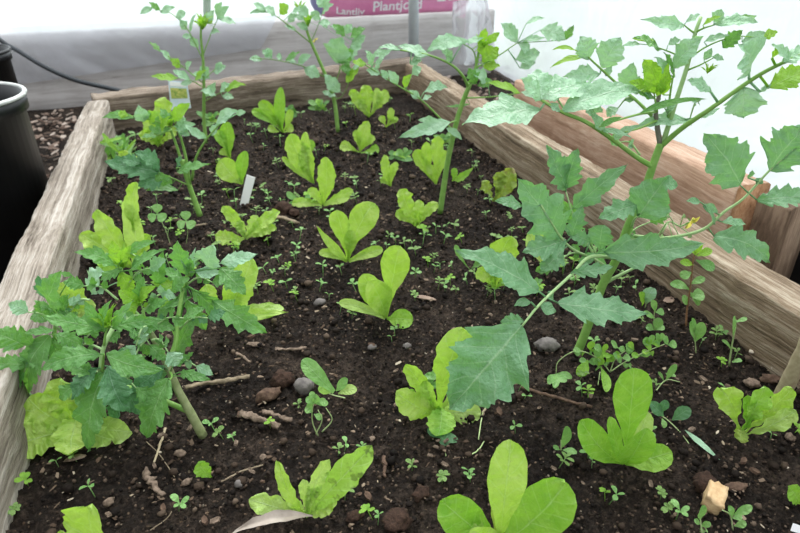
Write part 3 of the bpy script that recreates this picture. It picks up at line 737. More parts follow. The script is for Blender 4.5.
tomato_leaf(t, B, [(616, 258, -.01), (590, 257, -.06), (571, 275, -.10), (541, 303, -.16), (522, 326, -.19)],
 [(522, 325, 449, 410, 66, {'s': 'tomw', 'o': -.05, 'l': 4.6, 'wk': 1.5, 'up': .7, 'arch': .05}), (538, 291, 456, 250, 42, {'s': 'tomw', 'o': 0}), (558, 303, 648, 314, 40, {'s': 'tomw', 'o': 0}), (540, 304, 556, 312, 12, {'l': 0}), (531, 302, 514, 306, 9, {'l': 0}),
  (524, 321, 500, 322, 16), (572, 272, 614, 266, 17), (548, 292, 553, 300, 8, {'l': 0})], 'tomato_mid', .0036, smat='stem_pale')
tomato_leaf(t, B, [(608, 268, 0), (592, 258, -.03), (574, 250, -.05), (560, 236, -.06), (541, 205, -.07)],
 [(561, 238, 517, 178, 50, {'s': 'tomw', 'o': -.01, 'wk': 1.2}), (522, 206, 494, 201, 14), (566, 240, 522, 252, 34, {'s': 'tomw'}), (562, 250, 540, 272, 26, {'s': 'tomw', 'l': 3}), (590, 241, 566, 232, 18), (572, 236, 582, 205, 22)], 'tomato_mid', .003, smat='stem_pale')
tomato_leaf(t, B, [(606, 275, 0), (588, 245, .0), (575, 220, .02), (566, 192, .03)],
 [(565, 190, 547, 145, 34, {'s': 'tomw', 'o': .0}), (566, 188, 578, 148, 26, {'s': 'tomw', 'o': .0}), (574, 208, 628, 164, 26, {'s': 'tomw', 'l': 3}), (580, 205, 600, 196, 14)], 'tomato_mid', .0024, smat='stem_pale')
tomato_leaf(t, B, [(603, 284, 0), (622, 274, .0), (646, 262, .01)], [(646, 262, 668, 250, 12, {'l': 0})], 'tomato_mid', .004, smat='stem_pale')
tomato_leaf(t, B, [(603, 282, 0), (596, 262, .02), (586, 240, .03), (570, 232, .03)], [(580, 240, 560, 225, 14), (600, 270, 606, 240, 14)], 'tomato_mid', .0022, smat='stem_pale')
for i, (a, b_, w_, ms, o0, o1) in enumerate([((600, 128), (585, 100), 22, ['tomato_pale_glare'], 0, .05), ((640, 155), (620, 142), 14, ['tomato_pale_glare', 'tomato'], .02, .05), ((566, 112), (540, 88), 20, ['tomato_pale_glare'], 0, .04),
    ((600, 262), (575, 225), 18, ['tomato'], .02, .05), ((618, 250), (650, 222), 15, ['tomato'], .02, .04), ((590, 256), (556, 262), 16, ['tomato'], -.02, -.02), ((636, 100), (618, 108), 12, ['tomato_pale_glare'], .04, .05), ((700, 100), (690, 118), 9, ['tomato_pale_glare'], 0, 0), ((660, 100), (650, 76), 12, ['tomato_pale_glare', 'tomato_bright', 'tomato'], 0, .02)]):
    compound(t, B, a, b_, w_, ms, 1, o0, o1, 700+i)
# flower truss
def flower(t, px, py, B, off, r, open_=True):
    c = W(px, py, B, off); f = None
    bm = bmesh.new()
    for i in range(5):
        a = i*1.2566+.3; e1 = (RT*.85+UP*.45).normalized(); d = (e1*math.cos(a)-FW*math.sin(a)*.9+UP*(.25 if math.cos(a) > 0 else -.3)+RT*.2).normalized()
        leaf(bm, c, c+d*r, r*.36, TOCAM, 'lance', .12, .2, .02, i, nu=8, nv=4)
    tube(bm, [c, c-FW*r*.35+V((0, 0, -r*.2))], r*.12, r*.06, 6, False)
    f = link('flower', bm, M['petal'], t)
    bm = bmesh.new()
    for i in range(5):
        a = i*1.2566+.9; d = (RT*math.cos(a)+UP*math.sin(a)).normalized()
        leaf(bm, c+FW*.001, c+FW*.002+d*r*.6, r*.14, TOCAM, 'lance', 0, .2, .0, i, nu=6, nv=2)
    link('sepals', bm, M['tomato'], f)
tpts = [(634, 236, 0), (655, 238, .01), (668, 222, 0), (680, 226, -.01), (690, 222, -.02)]
bm = bmesh.new(); tube(bm, [W(x, y, B, o) for x, y, o in tpts], .0018, .0012, 6)
for (x0, y0, x1, y1) in [(668, 222, 672, 236), (672, 222, 680, 238), (676, 224, 690, 234), (668, 222, 662, 234), (674, 223, 668, 214), (680, 226, 684, 214)]:
    q = W(x1, y1, B, -.015); tube(bm, [W(x0, y0, B, 0), q], .001, .0008, 5, False)
    leaf(bm, q, q+V((.002, 0, -.009)), .005, TOCAM, 'lance', .2, .4, 0, 1, nu=8, nv=4)
    leaf(bm, q, q+V((-.004, 0, -.008)), .004, TOCAM, 'lance', .2, .4, 0, 2, nu=8, nv=4)
link('flower_truss', bm, M['stem_pale'], t)
flower(t, 691, 222, B, -.03, .017)

# ---- T2: middle tomato plant
B = root_pt(440, 212)
t = thing('tomato_plant', B, 'slender tomato plant with curled leaflets growing in the middle of the bed towards the back', 'tomato plant')
stem(t, [(440, 213, 0), (444, 185, 0), (448, 160, 0), (455, 128, 0), (462, 104, 0), (470, 84, 0)], B, .0085, .006, 'stem')
stem(t, [(470, 86, 0), (476, 66, 0), (480, 45, 0)], B, .0045, .003, 'stem', 'branch')
tomato_leaf(t, B, [(469, 88, 0), (462, 75, -.01), (450, 64, -.02), (428, 55, -.03), (400, 50, -.04)],
 [(430, 56, 397, 46, 13), (463, 42, 426, 52, 17), (452, 58, 440, 46, 8), (425, 56, 412, 62, 9), (400, 50, 378, 48, 8), (385, 50, 372, 58, 7), (448, 62, 452, 50, 7), (410, 64, 422, 60, 9)], P1, .0042)
tomato_leaf(t, B, [(456, 133, 0), (441, 119, -.02), (420, 99, -.04), (395, 84, -.06), (364, 64, -.08)],
 [(398, 84, 388, 70, 9), (388, 80, 380, 70, 8), (404, 88, 412, 74, 9, br), (424, 92, 448, 88, 13), (420, 98, 409, 90, 8), (380, 74, 366, 70, 9), (375, 70, 384, 55, 8), (372, 66, 365, 50, 9), (378, 60, 392, 50, 8), (412, 74, 422, 68, 10), (366, 64, 352, 62, 9, br), (422, 100, 432, 96, 8)], P1, .003)
tomato_leaf(t, B, [(474, 74, 0), (479, 66, 0), (495, 58, 0), (517, 43, 0)],
 [(517, 42, 501, 23, 18), (519, 44, 530, 50, 14), (525, 40, 545, 38, 8), (540, 30, 566, 40, 20), (564, 40, 574, 25, 9, {'m': 'tomato'}), (526, 24, 545, 18, 8), (516, 60, 540, 52, 18), (520, 68, 536, 62, 14)], P1, .0026)
tomato_leaf(t, B, [(476, 70, 0), (474, 52, 0), (462, 43, 0)], [(482, 62, 499, 48, 20, {'m': 'tomato_bright'}), (483, 66, 500, 66, 12, br), (470, 42, 436, 37, 6), (462, 44, 446, 44, 8), (466, 42, 484, 38, 9), (482, 42, 486, 28, 9, br), (486, 44, 500, 32, 8, br), (484, 56, 478, 38, 9, br)], P1, .0024)
tomato_leaf(t, B, [(465, 98, 0), (490, 97, -.02), (521, 93, -.03)], [(520, 93, 486, 83, 12, {'m': 'tomato_bright'}), (521, 92, 545, 98, 8), (488, 84, 470, 72, 18), (500, 97, 515, 100, 6)], P1, .0024)
tomato_leaf(t, B, [(458, 120, 0), (452, 122, -.02), (446, 124, -.03)], [(450, 122, 398, 138, 16), (446, 128, 462, 140, 7), (440, 124, 418, 120, 9)], P1, .0024)
tomato_leaf(t, B, [(465, 96, 0), (472, 84, -.02), (478, 80, -.03)], [(476, 84, 468, 68, 17, {'m': 'tomato'}), (478, 86, 492, 80, 14, {'m': 'tomato'}), (470, 104, 445, 106, 4)], 'tomato', .002)
shoot_tip(t, 484, 44, B, 0, 14, 8)

# ---- T3: back centre tomato plant
B = root_pt(338, 131)
t = thing('tomato_plant', B, 'thin tomato plant before the far end timber, nearest the pink bag', 'tomato plant')
stem(t, [(338, 132, 0), (335, 105, 0), (329, 84, 0), (319, 60, 0), (311, 42, 0), (306, 28, 0)], B, .0085, .005)
tomato_leaf(t, B, [(312, 44, 0), (292, 28, -.02), (270, 13, -.04), (250, 13, -.05)],
 [(266, 12, 249, 14, 5), (280, 14, 289, 5, 12, br), (266, 11, 252, 3, 8), (288, 22, 296, 14, 9), (276, 16, 263, 8, 10), (296, 30, 284, 26, 7), (292, 12, 302, 10, 7)], P1, .0026)
tomato_leaf(t, B, [(325, 77, 0), (302, 66, -.02), (275, 60, -.04), (252, 58, -.05)],
 [(262, 60, 249, 59, 7), (272, 58, 262, 50, 8), (286, 60, 300, 52, 10, {'m': 'tomato'}), (282, 58, 276, 56, 7), (298, 64, 312, 55, 9), (304, 68, 320, 77, 12), (272, 56, 266, 48, 7), (296, 62, 286, 60, 6)], P1, .0024)
tomato_leaf(t, B, [(331, 88, 0), (338, 76, -.02), (340, 64, -.03)], [(337, 63, 342, 37, 28, {'s': 'tomw', 'm': 'tomato_pale_glare'}), (338, 62, 353, 50, 20, {'m': 'tomato'}), (340, 68, 352, 70, 10)], 'tomato', .0024)
tomato_leaf(t, B, [(333, 96, 0), (338, 76, .02), (348, 52, .04), (358, 36, .05)], [(345, 36, 333, 24, 12, {'m': 'tomato'}), (350, 38, 366, 28, 12, {'m': 'tomato'}), (340, 32, 330, 26, 8), (352, 46, 366, 36, 13), (350, 60, 362, 46, 14), (346, 34, 352, 24, 9), (322, 26, 330, 22, 9)], P1, .002)
tomato_leaf(t, B, [(312, 40, 0), (318, 26, -.01), (324, 8, -.02)], [(318, 24, 331, 24, 10), (320, 20, 310, 12, 9), (322, 14, 334, 4, 9), (324, 8, 316, 0, 9), (324, 6, 330, -4, 9), (308, 16, 298, 6, 11), (304, 20, 292, 14, 9), (308, 30, 296, 24, 8)], P1, .0018)
tomato_leaf(t, B, [(333, 100, 0), (342, 96, -.02), (350, 80, -.03)], [(346, 82, 360, 66, 10, br), (340, 92, 324, 74, 14), (336, 96, 322, 92, 8), (350, 76, 340, 66, 12, {'m': 'tomato'}), (352, 70, 368, 64, 9)], P1, .0018)
shoot_tip(t, 308, 22, B, 0, 15, 9); shoot_tip(t, 300, 10, B, 0, 12, 7)
flower(t, 315, 40, B, -.03, .014)

# ---- T4: back left tomato plant
B = root_pt(206, 142)
t = thing('tomato_plant', B, 'tall thin tomato plant at back left beside the picture label', 'tomato plant')
stem(t, [(206, 143, 0), (204, 118, 0), (204, 90, 0), (203, 58, 0), (201, 40, 0), (201, 20, 0)], B, .007, .0035)
tomato_leaf(t, B, [(203, 60, 0), (188, 30, -.02), (172, 14, -.03), (158, 10, -.04)], [(160, 10, 149, 2, 8, {'m': 'tomato'}), (152, 8, 140, 14, 8), (160, 12, 175, 7, 9), (176, 18, 186, 12, 10), (186, 30, 179, 20, 9), (190, 32, 197, 12, 6), (192, 38, 182, 36, 7), (198, 48, 190, 36, 8)], P1, .0022)
tomato_leaf(t, B, [(203, 55, 0), (211, 34, 0), (218, 18, 0)], [(217, 20, 229, 6, 10), (212, 24, 204, 16, 10, br), (218, 18, 236, 24, 9), (216, 14, 222, 2, 8), (210, 34, 220, 32, 7), (206, 22, 214, 10, 9)], P1, .0022)
tomato_leaf(t, B, [(204, 84, 0), (186, 69, -.02), (168, 56, -.03), (150, 43, -.04)], [(160, 52, 149, 42, 8, {'m': 'tomato'}), (170, 60, 160, 50, 8), (180, 68, 170, 59, 9, br), (186, 70, 192, 62, 9)], P1, .0022)
tomato_leaf(t, B, [(204, 88, 0), (190, 80, -.03), (170, 77, -.04), (152, 76, -.05)], [(178, 78, 150, 76, 9, br), (190, 80, 172, 70, 9), (195, 80, 206, 70, 9, br), (192, 82, 180, 84, 7)], P1, .002)
tomato_leaf(t, B, [(204, 102, 0), (214, 96, -.02), (226, 90, -.03)], [(224, 92, 246, 85, 10, br), (220, 92, 230, 84, 10), (216, 96, 200, 91, 9), (222, 96, 234, 98, 8), (206, 96, 216, 82, 9)], P1, .002)
tomato_leaf(t, B, [(204, 80, 0), (212, 72, .01), (222, 64, .02)], [(214, 72, 226, 66, 11), (208, 76, 200, 66, 10), (218, 70, 222, 62, 8), (210, 78, 190, 74, 8)], P1, .002)
shoot_tip(t, 202, 24, B, 0, 18, 9, 'tomato_bright'); flower(t, 208, 20, B, 0, .012)

# ---- T5: left middle tomato plant
B = root_pt(200, 215)
t = thing('tomato_plant', B, 'bushy tomato plant with several stems near the left timber, behind the clover', 'tomato plant')
stem(t, [(200, 216, 0), (193, 196, 0), (187, 178, 0), (183, 160, 0)], B, .0085, .005)
stem(t, [(186, 178, 0), (178, 150, 0), (170, 128, 0)], B, .0045, .003, 'stem', 'branch')
stem(t, [(190, 184, 0), (186, 158, 0), (180, 134, 0)], B, .0045, .003, 'stem', 'branch')
tomato_leaf(t, B, [(192, 180, 0), (196, 158, -.01), (206, 140, -.02), (220, 124, -.03)], [(216, 124, 239, 111, 14), (206, 138, 184, 124, 9, {'m': 'tomato_pale_glare'}), (212, 136, 218, 124, 9), (236, 114, 246, 112, 6)], P1, .004)
tomato_leaf(t, B, [(188, 172, 0), (180, 168, -.04), (176, 168, -.05)], [(177, 172, 211, 164, 15), (178, 168, 182, 156, 12, {'m': 'tomato_blue'})], 'tomato', .0024)
tomato_leaf(t, B, [(190, 186, 0), (172, 178, -.03), (158, 172, -.04)], [(160, 172, 104, 161, 26, {'m': 'tomato_blue', 's': 'tomw'}), (160, 168, 134, 152, 20, bl), (164, 178, 138, 186, 22, bl), (178, 190, 146, 191, 11), (158, 172, 165, 186, 18, {'m': 'tomato'}), (142, 164, 120, 158, 16, bl), (172, 184, 162, 176, 12, {'m': 'tomato'})], 'tomato', .0024)
tomato_leaf(t, B, [(172, 132, 0), (158, 122, -.02), (135, 116, -.04)], [(134, 118, 102, 118, 10, {'m': 'tomato'}), (144, 122, 138, 105, 14, P1 and {'m': 'tomato_pale_glare'}), (150, 124, 160, 112, 12, br), (148, 120, 145, 110, 10), (128, 116, 118, 112, 8, br), (160, 126, 150, 116, 12)], 'tomato', .0022)
tomato_leaf(t, B, [(180, 138, 0), (176, 126, -.01), (172, 118, -.02)], [(174, 122, 191, 103, 13, br), (176, 126, 186, 118, 10), (172, 122, 160, 108, 12, P1 and {'m': 'tomato'}), (174, 126, 196, 124, 9), (170, 128, 152, 132, 12, {'m': 'tomato'}), (178, 130, 190, 136, 9)], 'tomato_pale_glare', .002)
tomato_leaf(t, B, [(172, 130, 0), (160, 134, -.03), (150, 140, -.04)], [(160, 134, 148, 126, 10), (158, 136, 140, 138, 9), (162, 132, 170, 116, 12, br)], 'tomato', .002)
shoot_tip(t, 170, 122, B, -.01, 18, 9); shoot_tip(t, 184, 132, B, -.01, 14, 7, 'tomato_pale_glare')
for (x0, y0, x1, y1) in [(200, 205, 170, 205), (200, 205, 188, 222), (200, 205, 176, 214)]: pass

# ---- T6: left front tomato plant
B = root_pt(203, 435)
t = thing('tomato_plant', B, 'dense leafy tomato plant at the left front leaning over the timber', 'tomato plant')
stem(t, [(203, 436, 0), (190, 412, .0), (178, 390, .01), (166, 362, .03), (150, 332, .05), (140, 318, .06)], B, .0080, .0042, 'stem_brown')
stem(t, [(166, 364, .03), (175, 345, .05), (178, 318, .08), (184, 285, .12), (190, 270, .13)], B, .0042, .003, 'stem', 'branch')
stem(t, [(150, 332, .05), (135, 322, .05), (122, 318, .05), (112, 330, .02), (103, 350, .0), (100, 372, -.01)], B, .0042, .003, 'stem_pale', 'branch')
stem(t, [(190, 412, 0), (150, 395, .02), (110, 382, .03), (70, 368, .05), (55, 340, .08), (58, 310, .10)], B, .0045, .003, 'stem', 'branch')
stem(t, [(140, 318, .06), (125, 300, .09), (122, 275, .12), (120, 262, .13)], B, .004, .0025, 'stem', 'branch')
T = 'tomato'
tomato_leaf(t, B, [(104, 345, 0), (106, 332, 0), (110, 326, 0)], [(105, 329, 40, 316, 21, {'wk': 1.2}), (112, 328, 164, 320, 17), (104, 332, 112, 300, 16), (112, 326, 134, 300, 14), (100, 330, 84, 300, 14)], T, .0022)
tomato_leaf(t, B, [(102, 372, -.01), (103, 362, -.02), (104, 354, -.03)], [(100, 354, 40, 370, 26), (106, 354, 164, 370, 27), (104, 370, 90, 451, 42, {'s': 'tomw', 'wk': 1.2, 'o': -.03}), (108, 366, 128, 412, 34, {'m': 'tomato_blue'}), (98, 368, 72, 400, 26, {'m': 'tomato_blue'}), (95, 372, 60, 360, 18)], T, .0026)
tomato_leaf(t, B, [(170, 372, .02), (172, 376, .0), (170, 380, -.01)], [(168, 378, 147, 438, 40, {'s': 'tomw', 'wk': 1.15, 'l': 4.8}), (174, 364, 190, 356, 14), (180, 372, 211, 380, 12), (168, 372, 150, 380, 18), (180, 376, 192, 372, 10), (164, 366, 130, 392, 24, {'m': 'tomato_blue'})], T, .0022)
tomato_leaf(t, B, [(60, 350, .06), (56, 340, .04), (52, 334, .03)], [(50, 335, 32, 397, 34, {'s': 'tomw'}), (54, 330, 24, 333, 10), (52, 338, 62, 360, 20), (56, 334, 82, 346, 20), (66, 345, 90, 380, 22, {'m': 'tomato_blue'})], T, .0022)
tomato_leaf(t, B, [(55, 345, .06), (40, 345, .04), (24, 345, .03)], [(24, 346, -10, 332, 28), (28, 364, -10, 362, 20), (30, 380, -2, 402, 14), (40, 348, 20, 325, 16), (36, 352, 20, 372, 16)], T, .0022)
tomato_leaf(t, B, [(58, 318, .09), (55, 312, .08), (52, 308, .07)], [(52, 310, 60, 271, 34, {'s': 'tomw', 'wk': 1.15}), (62, 314, 70, 294, 18), (48, 316, 30, 318, 12), (56, 318, 34, 300, 14), (72, 275, 60, 272, 6)], T, .0022)
tomato_leaf(t, B, [(122, 280, .11), (120, 270, .10), (118, 266, .09)], [(114, 265, 74, 252, 17), (92, 294, 106, 267, 28, {'m': 'tomato_pale_glare'}), (130, 270, 166, 249, 18), (126, 254, 157, 241, 11), (158, 287, 163, 251, 18), (118, 262, 112, 240, 12, br), (122, 262, 132, 244, 10, br), (122, 268, 100, 280, 16), (120, 272, 134, 292, 16, br), (116, 268, 96, 262, 10, br)], T, .002)
tomato_leaf(t, B, [(186, 285, .11), (188, 278, .10), (190, 272, .09)], [(185, 274, 177, 241, 24), (192, 276, 191, 257, 12), (208, 268, 213, 245, 24, {'m': 'tomato_pale_glare'}), (221, 263, 258, 254, 15, {'m': 'tomato_pale_glare'}), (220, 268, 246, 295, 26, {'s': 'tomw'}), (192, 290, 223, 319, 21), (212, 300, 267, 333, 30, {'wk': 1.15}), (176, 352, 201, 306, 34, {'s': 'tomw'}), (192, 297, 158, 306, 15), (184, 280, 164, 268, 14), (180, 290, 150, 282, 14, br), (196, 272, 222, 272, 12, {'m': 'tomato_pale_glare'}), (186, 300, 206, 330, 20), (176, 300, 156, 318, 14)], T, .0022)
tomato_leaf(t, B, [(150, 335, .04), (146, 320, .05), (140, 300, .07)], [(140, 304, 118, 290, 14, br), (144, 310, 168, 300, 16), (140, 300, 144, 276, 14), (146, 322, 176, 330, 16), (138, 306, 124, 318, 14, br), (138, 300, 156, 286, 12, br)], T, .002)
tomato_leaf(t, B, [(120, 384, .03), (118, 395, .02), (120, 400, .0)], [(120, 396, 110, 420, 22, {'m': 'tomato_blue'}), (126, 388, 140, 415, 22, bl), (100, 384, 60, 392, 18, bl), (150, 388, 160, 372, 16)], T, .002)
shoot_tip(t, 108, 322, B, 0, 26, 10, 'tomato_bright'); shoot_tip(t, 122, 262, B, .12, 24, 10); shoot_tip(t, 190, 268, B, .10, 24, 10, 'tomato_pale_glare'); shoot_tip(t, 140, 300, B, .07, 22, 9)

TT = ['tomato', 'tomato', 'tomato_blue']; T3 = ['tomato', 'tomato', 'tomato_pale_glare']
for i, (a, b_, w_, ms, o0, o1) in enumerate([
    ((152, 340), (168, 352), 18, T3, .02, .0), ((146, 326), (136, 346), 18, T3, .03, .0), ((40, 350), (24, 372), 17, TT, .04, .03), ((90, 300), (70, 312), 14, T3, .07, .07), ((120, 318), (84, 340), 17, T3, .04, .05), ((124, 318), (150, 345), 17, TT, .05, .03), ((104, 350), (70, 350), 16, TT, .03, .06), ((60, 330), (28, 312), 15, T3, .08, .06),
    ((70, 345), (50, 300), 16, TT, .08, .10), ((118, 300), (84, 286), 15, T3, .09, .10), ((124, 290), (150, 268), 15, T3, .10, .10), ((142, 312), (172, 292), 15, T3, .07, .08),
    ((150, 330), (184, 318), 16, TT, .05, .04), ((150, 336), (128, 372), 18, TT, .05, .0), ((178, 330), (208, 318), 16, TT, .07, .05), ((186, 285), (212, 282), 14, T3, .11, .09),
    ((190, 275), (204, 258), 13, T3, .11, .11), ((184, 290), (166, 270), 14, TT, .11, .12), ((100, 372), (76, 385), 18, TT, -.01, -.02), ((108, 372), (136, 388), 18, TT, 0, -.02),
    ((70, 366), (44, 360), 16, TT, .05, .03), ((122, 276), (104, 258), 12, T3, .12, .12), ((140, 315), (120, 332), 15, T3, .06, .03), ((168, 364), (196, 366), 11, T3, .03, .02), ((60, 312), (78, 326), 14, TT, .1, .08), ((140, 318), (158, 304), 12, ['tomato_bright', 'tomato'], .06, .06), ((120, 262), (136, 256), 11, ['tomato_bright', 'tomato'], .13, .12)]):
    compound(t, B, a, b_, w_, ms, 2, o0, o1, 500+i)
# ---- lettuces
lettuce((498, 545), [(511, 440, 44, {'off': .0, 'm': 'lettuce', 'fold': .12}), (566, 482, 60, {'s': 'round', 'off': .0, 'b': (498, 545), 'm': 'lettuce_deep', 'fold': .1}), (441, 500, 46, {'s': 'round', 'm': 'lettuce_deep'}), (494, 504, 14, {'m': 'lettuce_red', 's': 'strap'}), (466, 500, 14, {'m': 'lettuce_pale', 'off': .02}), (470, 530, 30, {'off': -.03, 's': 'round'})],
        'lettuce with three large smooth rounded leaves at the bottom centre', 'lettuce', ruf=.025)
lettuce((624, 466), [(634, 368, 44, {'off': .01, 'm': 'lettuce_deep', 'fold': .12}), (581, 420, 32, {'s': 'round', 'm': 'lettuce_deep'}), (609, 417, 17, {'s': 'strap', 'm': 'lettuce_deep'}), (646, 428, 36, {'s': 'round', 'm': 'lettuce_deep', 'off': -.03, 'arch': .12}), (672, 452, 30, {'s': 'round', 'off': -.01, 'm': 'lettuce_deep'}), (648, 412, 20, {'s': 'strap', 'm': 'lettuce_pale', 'off': .02})],
        'glossy lettuce with one tall leaf, right of the bottom centre lettuce', 'lettuce', ruf=.02)
lettuce((438, 415), [(463, 328, 42, {'m': 'lettuce', 'fold': .15}), (396, 392, 30, {'s': 'round', 'off': -.02}), (406, 364, 20, {'s': 'strap', 'tw': .4}), (438, 436, 32, {'s': 'round', 'b': (440, 405), 'm': 'lettuce_deep'}), (481, 412, 24, {'s': 'round', 'm': 'lettuce_pale'}), (424, 380, 16, {'s': 'strap'}), (470, 390, 20, {'s': 'strap', 'off': .03})],
        'lettuce partly covered by the drooping large tomato leaf', 'lettuce')
lettuce((386, 320), [(400, 246, 34, {'fold': .15, 'm': 'lettuce'}), (363, 274, 26, {'s': 'round', 'off': .02}), (370, 281, 32, {'s': 'oval', 'off': -.02}), (339, 302, 13, {'s': 'strap', 'm': 'lettuce_pale'}), (413, 320, 22, {'s': 'round', 'off': -.02, 'm': 'lettuce_deep'})],
        'lettuce with an upright leaf and a small leaf to each side, in the bed centre', 'lettuce', ruf=.03)
lettuce((348, 260), [(374, 203, 36, {'s': 'spat', 'fold': .1}), (336, 210, 26), (316, 225, 13, {'s': 'lance'}), (319, 252, 12, {'s': 'strap'}), (383, 249, 15, {'s': 'strap'}), (352, 230, 18, {'off': -.02})],
        'lettuce with two tall round leaves, left of the middle tomato stem', 'lettuce', ruf=.025)
lettuce((417, 227), [(401, 189, 22, {'s': 'strap', 'ruf': .08}), (438, 203, 15, {'s': 'strap', 'ruf': .08}), (396, 211, 15), (420, 200, 14, {'s': 'strap', 'ruf': .08})],
        'small frilly lettuce just left of the middle tomato stem', 'lettuce', ruf=.08)
lettuce((323, 206), [(326, 157, 24, {'s': 'oval'}), (353, 190, 13, {'s': 'strap'}), (292, 203, 13, {'s': 'strap'}), (309, 188, 13, {'s': 'strap'}), (350, 197, 13, {'s': 'strap', 'off': -.02})],
        'lettuce with one upright leaf, right of the white marker', 'lettuce')
lettuce((314, 184), [(306, 144, 22, {'s': 'oval'}), (290, 134, 26, {'s': 'round'}), (282, 157, 9, {'s': 'strap'}), (305, 132, 12)],
        'lettuce with rounded leaves tucked behind the upright-leafed one', 'lettuce', 'lettuce_deep')
lettuce((246, 242), [(223, 206, 16, {'s': 'strap', 'ruf': .08}), (279, 211, 18, {'s': 'strap', 'ruf': .08, 'arch': .12}), (215, 236, 20, {'s': 'oval', 'ruf': .08}), (276, 227, 18, {'s': 'oval'}), (240, 220, 12, {'s': 'strap', 'm': 'lettuce_pale'}), (258, 216, 16, {'s': 'strap', 'm': 'lettuce_pale'}), (232, 242, 10)],
        'loose frilly lettuce below the white marker', 'lettuce', ruf=.07)
lettuce((243, 188), [(220, 160, 28, {'s': 'round'}), (246, 151, 17, {'s': 'oval', 'm': 'lettuce_deep'}), (238, 178, 10)],
        'lettuce with two round leaves just above the white marker', 'lettuce', ruf=.02)
lettuce((360, 153), [(368, 121, 18, {'s': 'oval'}), (340, 145, 14), (379, 149, 14, {'m': 'lettuce_deep'}), (356, 130, 12), (374, 136, 12)], 'small lettuce behind the right end of the far row of rounded lettuces', 'lettuce', 'lettuce_deep', ruf=.06)
lettuce((369, 119), [(350, 90, 17, {'s': 'oval', 'ruf': .09}), (365, 85, 17, {'ruf': .09}), (388, 91, 17, {'ruf': .09}), (378, 88, 12, {'m': 'lettuce_pale'}), (358, 100, 10, {'m': 'lettuce_pale'})], 'curly lettuce in the far right corner of the bed', 'lettuce', 'lettuce_deep', ruf=.08)
lettuce((390, 187), [(385, 155, 12, {'s': 'strap', 'ruf': .08}), (397, 162, 11, {'s': 'strap'}), (381, 178, 10)], 'narrow upright little lettuce between the middle tomato and the row', 'lettuce')
lettuce((283, 133), [(281, 87, 15, {'s': 'oval', 'm': 'lettuce_deep'}), (292, 110, 12), (260, 101, 16, {'m': 'tomato_bright'}), (293, 126, 13), (268, 127, 10), (272, 112, 15, {'m': 'lettuce_deep'}), (252, 110, 13, {'m': 'lettuce_deep'})], 'lettuce with one tall thin leaf near the far end timber', 'lettuce', ruf=.04)
lettuce((436, 184), [(415, 150, 17), (437, 136, 18, {'ruf': .08}), (426, 142, 14), (445, 150, 12, {'off': .02}), (428, 165, 12)], 'lettuce half hidden behind the middle tomato stem', 'lettuce')
lettuce((452, 182), [(474, 167, 10, {'s': 'lance', 'm': 'lettuce_deep'}), (455, 168, 9, {'m': 'lettuce_deep'})], 'seedling with one dark pointed leaf right of the middle tomato stem', 'lettuce')
lettuce((494, 203), [(512, 168, 26, {'ruf': .09, 'm': 'lettuce_red', 's': 'oval'}), (482, 182, 16, {'ruf': .09, 'm': 'lettuce_red'}), (501, 172, 18, {'m': 'lettuce_red', 'ruf': .09})], 'reddish-green frilly lettuce against the right timber', 'lettuce')
lettuce((494, 290), [(510, 236, 34, {'s': 'round'}), (478, 268, 20, {'off': -.01}), (519, 275, 20, {'m': 'lettuce_deep'}), (498, 250, 16)], 'lettuce peeping out under the large tomato leaves', 'lettuce')
lettuce((545, 268), [(530, 232, 22, {'m': 'lettuce_pale'}), (542, 228, 16), (560, 236, 16, {'m': 'lettuce_red'})], 'pale lettuce hidden inside the lower leaves of the large tomato', 'lettuce')
lettuce((738, 438), [(720, 388, 30, {'s': 'spat', 'ruf': .08}), (764, 386, 26, {'ruf': .08, 'm': 'lettuce_deep'}), (792, 388, 24, {'ruf': .07}), (796, 410, 22, {'ruf': .09, 'm': 'lettuce_pale', 'off': -.02}), (740, 442, 16, {'m': 'lettuce_red', 's': 'round', 'b': (742, 428)}), (748, 395, 18, {'m': 'lettuce_deep', 'ruf': .08})], 'reddish frilly lettuce near the right edge', 'lettuce', 'lettuce_red', ruf=.08)
lettuce((306, 518), [(249, 499, 26, {'s': 'oval', 'arch': .2, 'm': 'lettuce_pale'}), (277, 461, 16, {'s': 'oval', 'm': 'lettuce'}), (329, 459, 17, {'s': 'strap', 'm': 'lettuce_pale'}), (372, 447, 34, {'s': 'oval', 'm': 'lettuce_spot', 'ruf': .08}), (304, 480, 14, {'m': 'lettuce_pale'}), (290, 500, 14, {'m': 'lettuce_pale', 's': 'strap'}), (336, 498, 18, {'m': 'lettuce', 's': 'oval'}), (318, 486, 14, {'m': 'lettuce'})],
        'sprawling lettuce with dark-spotted right leaf at the front left of centre', 'lettuce', ruf=.08)
lettuce((95, 565), [(88, 505, 66, {'s': 'round', 'ruf': .06}), (60, 530, 30, {'s': 'oval'})], 'lettuce leaf cut by the bottom edge at left', 'lettuce')
lettuce((78, 428), [(14, 447, 40, {'s': 'round', 'm': 'lettuce', 'off': -.01, 'b': (66, 432)}), (28, 398, 40, {'s': 'oval', 'ruf': .08, 'm': 'lettuce'}), (132, 432, 30, {'s': 'round', 'm': 'lettuce_pale'}), (70, 455, 40, {'s': 'oval', 'b': (80, 410), 'm': 'lettuce'}), (60, 378, 44, {'s': 'oval', 'ruf': .07}), (100, 385, 40, {'s': 'oval', 'ruf': .07}), (46, 418, 24, {'m': 'lettuce_pale', 's': 'oval'}), (112, 440, 28, {'s': 'oval', 'm': 'lettuce_pale'})],
        'large yellow-green lettuce under the dense left front tomato', 'lettuce', ruf=.07)
